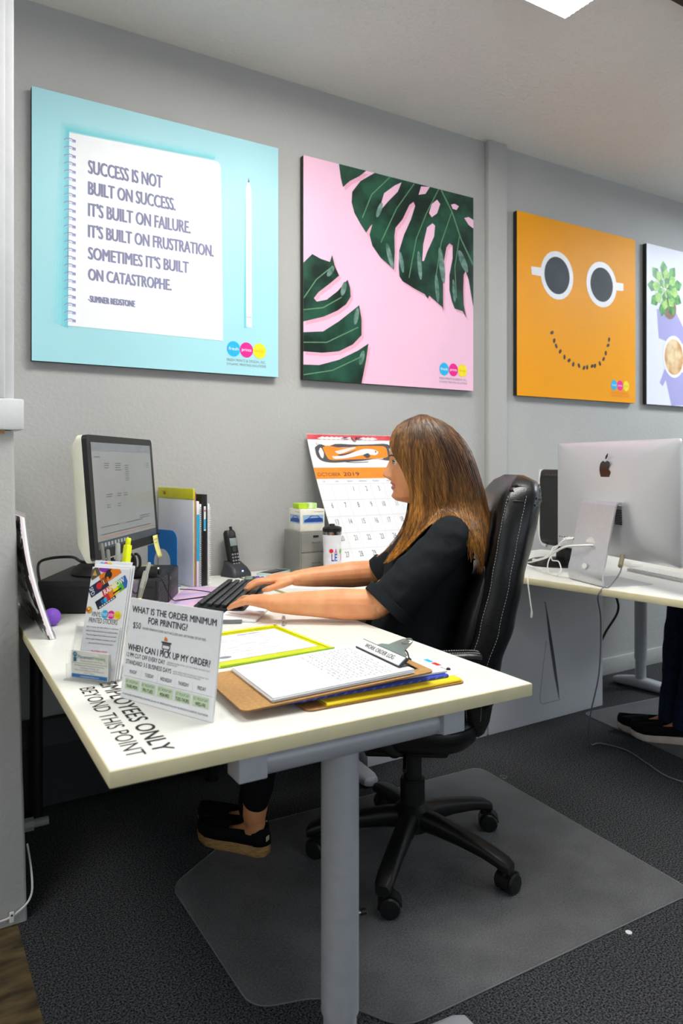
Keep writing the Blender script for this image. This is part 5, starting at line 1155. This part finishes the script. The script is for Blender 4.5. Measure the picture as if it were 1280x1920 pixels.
# head: level tables (z, front u, half width, back u)
HZ = [1.040, 1.0485, 1.061, 1.0755, 1.085, 1.098, 1.112, 1.125, 1.145, 1.163, 1.18, 1.20, 1.228, 1.25, 1.268, 1.278]
HF = [-.03, .0075, .0175, .0135, .0145, .0165, .0185, .0195, .0200, .0205, .0245, .0246, .017, .002, -.025, -.055]
HWd = [.030, .040, .050, .056, .0585, .0615, .064, .0665, .069, .0705, .072, .0735, .072, .063, .044, .012]
HB = [-.075, -.085, -.10, -.12, -.13, -.142, -.155, -.165, -.173, -.177, -.179, -.178, -.165, -.145, -.11, -.075]
def gs(x, s): return math.exp(-(x/s)**2)
def head_pt(th, z):
    f, w, bk = interp(z, HZ, HF), interp(z, HZ, HWd), interp(z, HZ, HB)
    uc = min(-.045, f-.03); c, s = math.cos(th), math.sin(th)
    a = (f-uc) if c > 0 else (uc-bk); e = .88 if c > 0 else 1
    u = uc+a*math.copysign(abs(c)**e, c); v = w*math.copysign(abs(s)**.92, s)
    if c > 0:
        A = interp(z, [1.106, 1.1125, 1.1215, 1.13, 1.145, 1.158, 1.168, 1.18], [0, .012, .0275, .0255, .017, .0105, .005, 0])
        sg = interp(z, [1.11, 1.12, 1.13, 1.15, 1.17], [.014, .012, .010, .0075, .010])
        u += A*gs(v, sg)
        u += .008*gs(abs(v)-.0125, .006)*gs(z-1.116, .006)          # nostril wings
        u += .0055*gs(v, .020)*gs(z-1.100, .0055)                    # upper lip
        u += .0055*gs(v, .018)*gs(z-1.0855, .0055)                    # lower lip
        u -= .0035*gs(v, .024)*gs(z-1.0925, .0022)                    # mouth line
        u += .003*gs(v, .018)*gs(z-1.060, .010)
        u -= .0085*gs(abs(v)-.031, .015)*gs(z-1.160, .011)            # eye sockets
        u += .004*gs(abs(v)-.030, .020)*gs(z-1.178, .007)             # brow
        u += .005*gs(abs(v)-.040, .018)*gs(z-1.135, .016)             # cheek
    return V((u, v, z))
body = MB(); body.M = ML
torso(body, -.006, 1.2, skin)
nth = 96; zs = [1.040+(1.278-1.040)*i/110 for i in range(111)]
body.loft([[head_pt(2*PI*k/nth, z) for k in range(nth)] for z in zs], skin)
ftube(body, [(-.135, 0, .99), (-.11, 0, 1.05), (-.085, 0, 1.12)], [.056, .05, .05], skin)
def hand(mb, wr, d, th, droop=-.06, curl=1.0):
    X = V((d[0], d[1], droop)).normalized(); Y = V((-X.y, X.x, 0)).normalized()*th; Z = X.cross(Y)*th
    if Z.z < 0: Z = -Z
    P = lambda x, y, z: V(wr)+X*x+Y*y+Z*z
    rg = []
    for x, w, h, yo, zo in ((-.01, .025, .0195, 0, 0), (.012, .0275, .0195, 0, .001), (.035, .034, .018, .001, .002), (.06, .0395, .016, .001, .003), (.082, .041, .0135, 0, .002), (.096, .038, .010, 0, -.001)):
        rg.append([P(x, yo+w*math.cos(q), zo+h*math.sin(q)) for q in (2*PI*k/24 for k in range(24))])
    mb.loft(rg, skin)
    tips = []
    for y, L, yaw, pit in ((.0295, .070, .10, (.02, -.40, -.80)), (.010, .077, .02, (.05, -.48, -.95)), (-.010, .071, -.05, (-.26, -.55, -1.0)), (-.0285, .057, -.14, (-.46, -.50, -.9))):
        p = P(.078-abs(y)*.12, y, .001); pts = [p]; q = p
        for fr_, pt in zip((.46, .30, .24), pit):
            pt *= curl; dv = X*(math.cos(pt)*math.cos(yaw))+Y*(math.cos(pt)*math.sin(yaw))+Z*math.sin(pt)
            q = q+dv*(L+.012)*fr_; pts.append(q)
        PP = spline(pts, 13); mb.tube(PP, [interp(i/12, [0, .3, .42, .6, .72, .9, 1], [.0092, .0085, .0088, .0076, .0079, .0066, .0052]) for i in range(13)], skin, 14)
        mb.ell(PP[-1], .0054, skin, 12); tips.append((PP[-1], PP[-2], Z))
    PP = spline([P(.018, .018, -.004), P(.040, .036, -.008), P(.066, .050, -.013), P(.088, .052, -.018), P(.104, .049, -.022)], 15)
    mb.tube(PP, [interp(i/14, [0, .3, .6, .75, 1], [.013, .0125, .0095, .0098, .006]) for i in range(15)], skin, 14); mb.ell(PP[-1], .006, skin, 12); tips.append((PP[-1], PP[-2], Z))
    return P, tips
SHL, ELL, WRL = V((-.132, .168, .945)), V((.068, .205, .778)), V((.340, .222, .782))
SHR, ELR, WRR = V((-.132, -.168, .945)), V((.07, -.215, .80)), V((.318, -.112, .796))
for S_, E_, W_ in ((SHL, ELL, WRL), (SHR, ELR, WRR)):
    ftube(body, [S_, S_.lerp(E_, .5)+V((-.004, 0, 0)), E_], [.054, .047, .041], skin)
    ftube(body, [E_, E_.lerp(W_, .3), E_.lerp(W_, .7), W_], [.041, .0425, .033, .0245], skin)
PL, tipsL = hand(body, WRL, (.80, -.60), -1, -.03, .62)
PR, tipsR = hand(body, WRR, (.985, .17), 1, -.05, .75)
HIPL, KNL, ANL = V((-.02, .09, .575)), V((.37, .10, .535)), V((.425, .035, .115))
HIPR, KNR, ANR = V((-.02, -.09, .575)), V((.38, -.08, .535)), V((.445, -.050, .115))
for H_, K_, A_ in ((HIPL, KNL, ANL), (HIPR, KNR, ANR)):
    ftube(body, [H_, H_.lerp(K_, .5), K_], [.082, .07, .055], skin)
    ftube(body, [K_, K_.lerp(A_, .35), K_.lerp(A_, .75), A_], [.052, .053, .04, .034], skin)
FD = V((.25, -.101, 0)).normalized(); FS = V((-FD.y, FD.x, 0))
HEELS = (V((.382, .036, 0)), V((.402, -.050, 0)))
for A_, h in zip((ANL, ANR), HEELS):
    ftube(body, [A_, A_.lerp(h+FD*.05+V((0, 0, .055)), .6), h+FD*.11+V((0, 0, .044)), h+FD*.18+V((0, 0, .040))], [.031, .029, .022, .014], skin)
remesh(body, 'body', PW, skin, .0027, 2)
# face details
lipm = mat('lip_rose', '#c4705f', .42, var=.05)
def face_patch(name, m, zs_, th0, th1, off, n=16):
    b = MB(); b.M = ML; rg = []
    for z, k in zs_: rg.append([head_pt(th0*k+(th1-th0)*k*i/n, z)+V((off, 0, 0)) for i in range(n+1)])
    b.loft(rg, m, closed=False, cap=False); return b.build(name, PW, smooth=80)
face_patch('lips', lipm, [(1.0805, .25), (1.083, .7), (1.0865, .95), (1.090, 1), (1.0925, 1), (1.0945, 1), (1.098, .9), (1.1015, .6), (1.104, .3)], -.52, .52, .0008)
eyew = mat('eye_white', '#dcd6d0', .2); iris = mat('iris_brown', '#4b3522', .15); hairline = mat('brow_brown', '#5a3a26', .7)
for sg in (1, -1):
    ec = V((.0055, sg*.031, 1.1615))
    b = MB(); b.M = ML; b.ell(ec, .0112, eyew, 20); e = b.build('eye', PW)
    b = MB(); b.M = ML; b.ell(ec+V((.0085, sg*.002, -.0012)), (.0034, .0048, .0048), iris, 16); b.build('iris', e)
    b = MB(); b.M = ML
    P = [head_pt(0, 1.1)]*0
    for dz, rr in ((.0048, .0019), (-.0062, .0011)):
        pts = [ec+V((.0118*math.cos(q)*.95, .0128*math.sin(q), dz*(1-(q/1.25)**2)*1.0+(.0 if dz > 0 else 0))) for q in (-1.1+2.2*i/12 for i in range(13))]
        b.tube(pts, [rr*.5]+[rr]*11+[rr*.5], mat('eyelid', '#c08468', .5) if dz < 0 else hairline, 7)
    b.build('eyelids', e)
    b = MB(); b.M = ML
    pts = []
    for i in range(10):
        th = sg*(.20+.62*i/9); z = 1.1795+.004*math.sin(PI*i/9)-.003*i/9; pts.append(head_pt(th, z)+V((.0004, sg*.0002, 0)))
    b.tube(pts, [.0012]+[.0022]*6+[.0018, .0014, .0008], hairline, 7); b.build('eyebrow', PW)
nailm = mat('nail', '#e9b9a4', .25)
b = MB(); b.M = ML
for tips, P in ((tipsL, PL), (tipsR, PR)):
    for tp, pv, Z in tips:
        d = (tp-pv).normalized(); up = (Z-d*Z.dot(d)).normalized(); sd = d.cross(up)
        Mx = Matrix((d, sd, up)).transposed()
        b.ell(tp-d*.002+up*.0036, (.0062, .0042, .0022), nailm, 12, M=Mx)
b.build('fingernails', PW)
b = MB(); b.M = ML; rc = PL(.100, -.0118, -.006); d = (PL(1, 0, 0)-PL(0, 0, 0)); d = (d+V((0, 0, -.25))).normalized(); u_ = d.cross(V((0, 0, 1))).normalized(); w_ = d.cross(u_)
b.tube([rc+u_*(.0106*math.cos(q))+w_*(.0106*math.sin(q)) for q in (2*PI*k/24 for k in range(24))], .0021, chrome, 8, wrap=True); b.build('ring', PW)
# shirt
sh = MB(); sh.M = ML; torso(sh, .010, 1.035, shirt_m)
for S_, E_, sg in ((SHL, V((.036, .204, .774)), 1), (SHR, V((.036, -.21, .79)), -1)):
    d = (E_-S_).normalized(); P = [S_+V((.012, -sg*.06, .012)), S_+V((0, -sg*.004, .002)), S_.lerp(E_, .5), S_.lerp(E_, .85), E_]
    sh.tube(spline(P, 25), [interp(i/24, [0, .25, .5, .8, 1], [.050, .061, .064, .068, .072]) for i in range(25)], shirt_m, 26)
    sh.ell(S_+V((0, -sg*.01, 0)), .058, shirt_m, 22)
def wr_(co, n):
    k = noise.noise(V((co.x*9, co.y*9, co.z*13)))*.008+noise.noise(V((co.x*26+5, co.y*18, co.z*34)))*.005
    return n*k
sho = remesh(sh, 'shirt', PW, shirt_m, .006, 3, wr_)
b = MB(); b.M = ML
cp = [V((-.125+.066*math.cos(q), .071*math.sin(q), 1.035-.022*math.cos(q))) for q in (2*PI*k/40 for k in range(40))]
b.tube(cp, .010, shirt_m, 10, flat=1, wrap=True); b.build('collar', sho)
for S_, E_, sg in ((SHL, V((.036, .204, .774)), 1), (SHR, V((.036, -.21, .79)), -1)):
    d = (E_-S_).normalized(); u_ = d.cross(V((0, 1, 0))).normalized(); w_ = d.cross(u_)
    b = MB(); b.M = ML
    rg = [[E_+d*t+u_*(r*math.cos(q))+w_*(r*math.sin(q)) for q in (2*PI*k/32 for k in range(32))] for t, r in ((-.022, .0725), (-.021, .0745), (.004, .0745), (.006, .0725))]
    b.loft(rg, shirt_m); b.build('sleeve_hem', sho, recalc=True)
# trousers
tr = MB(); tr.M = ML; torso(tr, .004, .60, pants_m)
for H_, K_, A_, e_ in ((HIPL, KNL, ANL, .87), (HIPR, KNR, ANR, 1.04)):
    ftube(tr, [H_, H_.lerp(K_, .5), K_], [.094, .08, .064], pants_m); ftube(tr, [K_, K_.lerp(A_, .35), K_.lerp(A_, .7), K_.lerp(A_, e_)], [.060, .060, .049, .042], pants_m)
remesh(tr, 'trousers', PW, pants_m, .007, 2, lambda co, n: n*noise.noise(V((co.x*14, co.y*14, co.z*22)))*.004)
# espadrilles
rope = mat('jute_rope', '#c39a62', .8, c2='#9a7440', vs=60, stretch=(1, 1, 6), bump=.001, bs=200); canvas = mat('black_canvas', '#0f0f13', .9, var=.1, vs=300, bump=.0003, bs=900, spec=.2)
def sole_pts(g=0, s=1): # outline in foot frame, x along foot from heel
    o = []
    for x, w in ((0, .0), (.004, .018), (.02, .029), (.06, .030), (.11, .033), (.16, .040), (.20, .039), (.23, .029), (.247, .012), (.251, 0)): o.append((x, w))
    return [(x, w+g if w else 0) for x, w in o]+[(x, -w*.92-g) for x, w in o[-2:0:-1]]
def shoe(h, sole_m, up_m, hh, nm, rim=None):
    Mh_ = ML @ Matrix.Translation(h) @ Matrix.Rotation(math.atan2(FD.y, FD.x), 4, 'Z')
    rg = lambda z, s, dz=0: [V((.125+(x-.125)*s, y*s, z+(.012*max(0, (x-.19)/.06)**2)+dz*(1-x/.25))) for x, y in sole_pts()]
    b = MB(); b.M = Mh_; b.loft([rg(.001, .97), rg(.004, 1.0), rg(hh*.5, 1.01, .004), rg(hh, 1.0, .008)], sole_m); so = b.build(nm+'_sole' if False else 'shoe_sole', PW if nm == 'w' else None, recalc=True, smooth=50)
    b = MB(); b.M = Mh_
    b.loft([rg(hh-.002, .985, .008), rg(hh+.015, .98, .012), rg(hh+.03, .93, .02)], up_m, cap=False)
    rgt = [[V((x, w*math.cos(q), hh+.004+hz*math.sin(q)+.012*max(0, (x-.19)/.06)**2)) for q in (PI*k/14 for k in range(15))] for x, w, hz in ((.125, .034, .046), (.15, .037, .042), (.18, .039, .036), (.21, .036, .028), (.235, .026, .019), (.249, .008, .008))]
    b.loft(rgt, up_m, closed=False, cap=False)
    rgh = [[V((x, w*math.cos(q), hh+hz*(math.sin(q)**.5 if math.sin(q) > 0 else 0))) for q in (PI*k/14 for k in range(15))] for x, w, hz in ((.0, .006, .05), (.006, .02, .055), (.02, .028, .05))]
    b.loft([[V((.03-.032*math.cos(q*.5*PI/ (PI/2)), 0, 0))]*2 for q in (0, 1)], up_m, closed=False, cap=False) if False else None
    heel = [[V((.034-.036*math.cos(q), .030*math.sin(q), z)) for q in (-PI/2*1.0+PI*k/16 for k in range(17))] for z in (hh+.004, hh+.03, hh+.052)]
    b.loft([[p+V((.004*i, 0, 0)) for p in r] for i, r in enumerate(heel)], up_m, closed=False, cap=False)
    up = b.build('shoe_upper', PW if nm == 'w' else None, smooth=60); md = up.modifiers.new('s', 'SOLIDIFY'); md.thickness = .0025
    return so, up, Mh_
for h in HEELS:
    so, up, Mh_ = shoe(h, rope, canvas, .030, 'w')
    b = MB(); b.M = Mh_; b.box((-.004, .012, .058), (.002, .016, .014), mat('heel_tag', '#cfc3a4', .7), .0005); b.build('heel_tag', up)
# hair
def hair_material():
    m = bpy.data.materials.new('auburn_hair'); m.use_nodes = True; N = m.node_tree.nodes; L = m.node_tree.links; b = N['Principled BSDF']
    tc = N.new('ShaderNodeTexCoord'); sx = N.new('ShaderNodeSeparateXYZ'); L.new(tc.outputs['Object'], sx.inputs[0])
    def nz(sc, d):
        mp = N.new('ShaderNodeMapping'); mp.inputs['Scale'].default_value = sc; n = N.new('ShaderNodeTexNoise'); n.inputs['Scale'].default_value = 1; n.inputs['Detail'].default_value = d
        L.new(tc.outputs['Object'], mp.inputs[0]); L.new(mp.outputs[0], n.inputs[0]); return n.outputs['Fac']
    def ramp(src, p0, c0, p1, c1):
        r = N.new('ShaderNodeValToRGB'); e = r.color_ramp.elements; e[0].position, e[1].position = p0, p1; e[0].color, e[1].color = c0, c1; L.new(src, r.inputs[0]); return r.outputs[0]
    def mul(a, c):
        x = N.new('ShaderNodeMix'); x.data_type = 'RGBA'; x.blend_type = 'MULTIPLY'; x.inputs[0].default_value = 1; L.new(a, x.inputs[6]); L.new(c, x.inputs[7]); return x.outputs[2]
    # colour grows lighter from the roots to the tips and towards the front locks, as dyed hair does
    ad = N.new('ShaderNodeMath'); ad.operation = 'MULTIPLY_ADD'; L.new(sx.outputs['X'], ad.inputs[0]); ad.inputs[1].default_value = -.9; L.new(sx.outputs['Z'], ad.inputs[2])
    mr = N.new('ShaderNodeMapRange'); mr.inputs[1].default_value = 1.36; mr.inputs[2].default_value = .90; L.new(ad.outputs[0], mr.inputs[0])
    c = ramp(mr.outputs[0], .1, lin('#5e4129'), .95, lin('#c58a35'))
    c = mul(c, ramp(nz((210, 210, 6), 3), .32, (.38, .34, .30, 1), .68, (1.35, 1.28, 1.15, 1)))
    c = mul(c, ramp(nz((38, 38, 2.2), 2), .36, (.50, .46, .42, 1), .62, (1.15, 1.12, 1.05, 1)))
    L.new(c, b.inputs['Base Color']); b.inputs['Roughness'].default_value = .42; b.inputs['Specular IOR Level'].default_value = .4
    return m
hair_m = hair_material()
G = [[(-.035, .004, 1.289), (.0, .028, 1.270), (.021, .052, 1.228), (.014, .066, 1.188), (-.010, .077, 1.145), (-.030, .083, 1.09), (-.034, .088, 1.03), (-.018, .098, .962), (.016, .108, .908), (.042, .112, .876)],
     [(-.046, .004, 1.294), (-.026, .042, 1.277), (-.016, .076, 1.222), (-.030, .090, 1.155), (-.056, .096, 1.085), (-.068, .106, 1.025), (-.062, .125, .975), (-.034, .138, .935), (-.004, .136, .905), (.02, .13, .885)],
     [(-.058, .004, 1.298), (-.058, .052, 1.280), (-.066, .090, 1.215), (-.085, .101, 1.14), (-.105, .106, 1.07), (-.118, .114, 1.03), (-.112, .145, 1.008), (-.088, .168, .988), (-.062, .178, .965), (-.045, .182, .945)],
     [(-.070, .003, 1.298), (-.088, .050, 1.278), (-.118, .086, 1.21), (-.145, .096, 1.13), (-.165, .100, 1.06), (-.172, .120, 1.02), (-.180, .165, .99), (-.190, .190, .95), (-.200, .195, .905), (-.204, .190, .862)],
     [(-.080, .002, 1.297), (-.125, .030, 1.274), (-.178, .055, 1.208), (-.208, .066, 1.13), (-.228, .074, 1.06), (-.238, .090, 1.0), (-.240, .115, .95), (-.240, .130, .90), (-.238, .135, .86), (-.232, .13, .825)],
     [(-.086, 0, 1.297), (-.150, 0, 1.270), (-.205, 0, 1.206), (-.234, 0, 1.128), (-.252, 0, 1.062), (-.264, 0, 1.0), (-.267, 0, .95), (-.265, 0, .90), (-.260, 0, .86), (-.252, 0, .82)]]
G += [[(u, -v, z) for u, v, z in g] for g in G[-2::-1]]
NS = 26
GR = [spline(g, NS) for g in G]
def hpt(phi, s):             # phi 0..10 across the guides, s 0..1 down
    x = s*(NS-1); i = min(int(x), NS-2); f = x-i
    k = min(int(phi), len(GR)-2); t = phi-k
    P = [GR[max(0, min(len(GR)-1, k+d))] for d in (-1, 0, 1, 2)]
    q = [p[i]*(1-f)+p[i+1]*f for p in P]
    return .5*((2*q[1])+(q[2]-q[0])*t+(2*q[0]-5*q[1]+4*q[2]-q[3])*t*t+(3*q[1]-q[0]-3*q[2]+q[3])*t**3)
def smax(ph):                # the middle locks stop at the shoulder, so the hair parts into a front and a back fall
    return interp(min(ph, 10-ph), [1.0, 1.55, 2.1, 2.65, 3.15], [1, .80, .70, .70, 1])
b = MB(); b.M = ML; nph = 120; grid = []
for j in range(NS+8):
    row = []
    for i in range(nph+1):
        ph = 10*i/nph; s = .86*j/(NS+7)*min(1, smax(ph)*.98+.0); p = hpt(ph, s); c = V((-.09, 0, p.z)); d = (p-c).normalized() if (p-c).length > 1e-4 else V((0, 0, 1))
        lump = .0035*math.sin(i*.9+2*math.sin(j*.15))+.002*math.sin(i*2.3+1)
        row.append(p-d*.007+d*lump*min(1, s*4))
    grid.append(row)
b.loft(grid, hair_m, closed=False, cap=False); ho = b.build('hair', PW, smooth=180); md = ho.modifiers.new('s', 'SOLIDIFY'); md.thickness = .006; md.offset = -1
b = MB(); b.M = ML; random.seed(21)
for k in range(2600):
    ph = random.uniform(0, 10) if k % 4 == 0 else random.uniform(0, 5.2)
    ln = random.uniform(.80, 1.0); s0 = 0 if random.random() < .7 else random.uniform(.05, .35); h = random.uniform(-.004, .0045); dph = random.gauss(0, .10); wob = random.uniform(0, 6.28); fly = random.random() < .05
    pts = []
    n = 17
    for i in range(n):
        f = i/(n-1); s = s0+(ln*smax(ph)-s0)*f; q = min(9.999, max(0.001, ph+dph*f*f*1.5+.05*math.sin(wob+f*4)))
        p = hpt(q, s); c = V((-.09, 0, p.z)); d = (p-c).normalized() if (p-c).length > 1e-4 else V((0, 0, 1))
        e = h*min(1, s*5)+(.010*f*f*math.sin(wob*3+f*3) if fly else 0)+.006*f**3*random.uniform(-.2, 1)
        pts.append(p+d*e)
    r = random.uniform(.0006, .0013)*(0.5 if fly else 1)
    b.tube(pts, [r*(1-.75*(i/(n-1))**3) for i in range(n)], hair_m, 4, cap=False)
b.build('hair_strands', ho, smooth=180)

# ------------------------------------------------------------------ second person, mostly hidden behind the silver computer
def copy_tree(o, parent=None):
    c = o.copy(); col.objects.link(c); _M[c.name] = _M.get(o.name)
    if parent is not None: c.parent = parent
    for ch in list(o.children): copy_tree(ch, c)
    return c
O2 = (3.15, 1.615, 0); RZ2 = RZ+R_(5)
P2 = copy_tree(PW); P2.location = O2; P2.rotation_euler = (0, 0, RZ2); P2['label'] = 'second person in dark jeans and black sneakers at the right edge'
C2 = copy_tree(CH); C2.location = O2; C2.rotation_euler = (0, 0, RZ2); C2['label'] = 'black office chair of the second person in jeans'
jeans = mat('dark_blue_jeans', '#1c2740', .85, c2='#121a2e', vs=60, bump=.0006, bs=500, spec=.2)
sole_w = mat('sneaker_sole', '#d9cfc6', .6, c2='#cbb9ae', vs=20)
def remat(o, m):
    o.data = o.data.copy(); o.data.materials.clear(); o.data.materials.append(m)
for ch in list(P2.children):
    n = ch.name.split('.')[0]
    if n == 'trousers': remat(ch, jeans)
    if n == 'shoe_sole': remat(ch, sole_w)
    if n == 'shoe_upper': remat(ch, canvas); [bpy.data.objects.remove(g) for g in list(ch.children)]

for K_, A_ in ((KNL, ANL), (KNR, ANR)):     # the jeans reach down to the sneakers
    b = MB(); b.M = at(O2, RZ2); P = [K_.lerp(A_, .8), K_.lerp(A_, .95), A_+V((0, 0, -.045))]
    b.tube(P, [.050, .049, .050], jeans, 20); _M['P2'] = at(O2, RZ2)
    q = b.build('trouser_leg', None); q.data.transform(at(O2, RZ2).inverted()); q.parent = P2
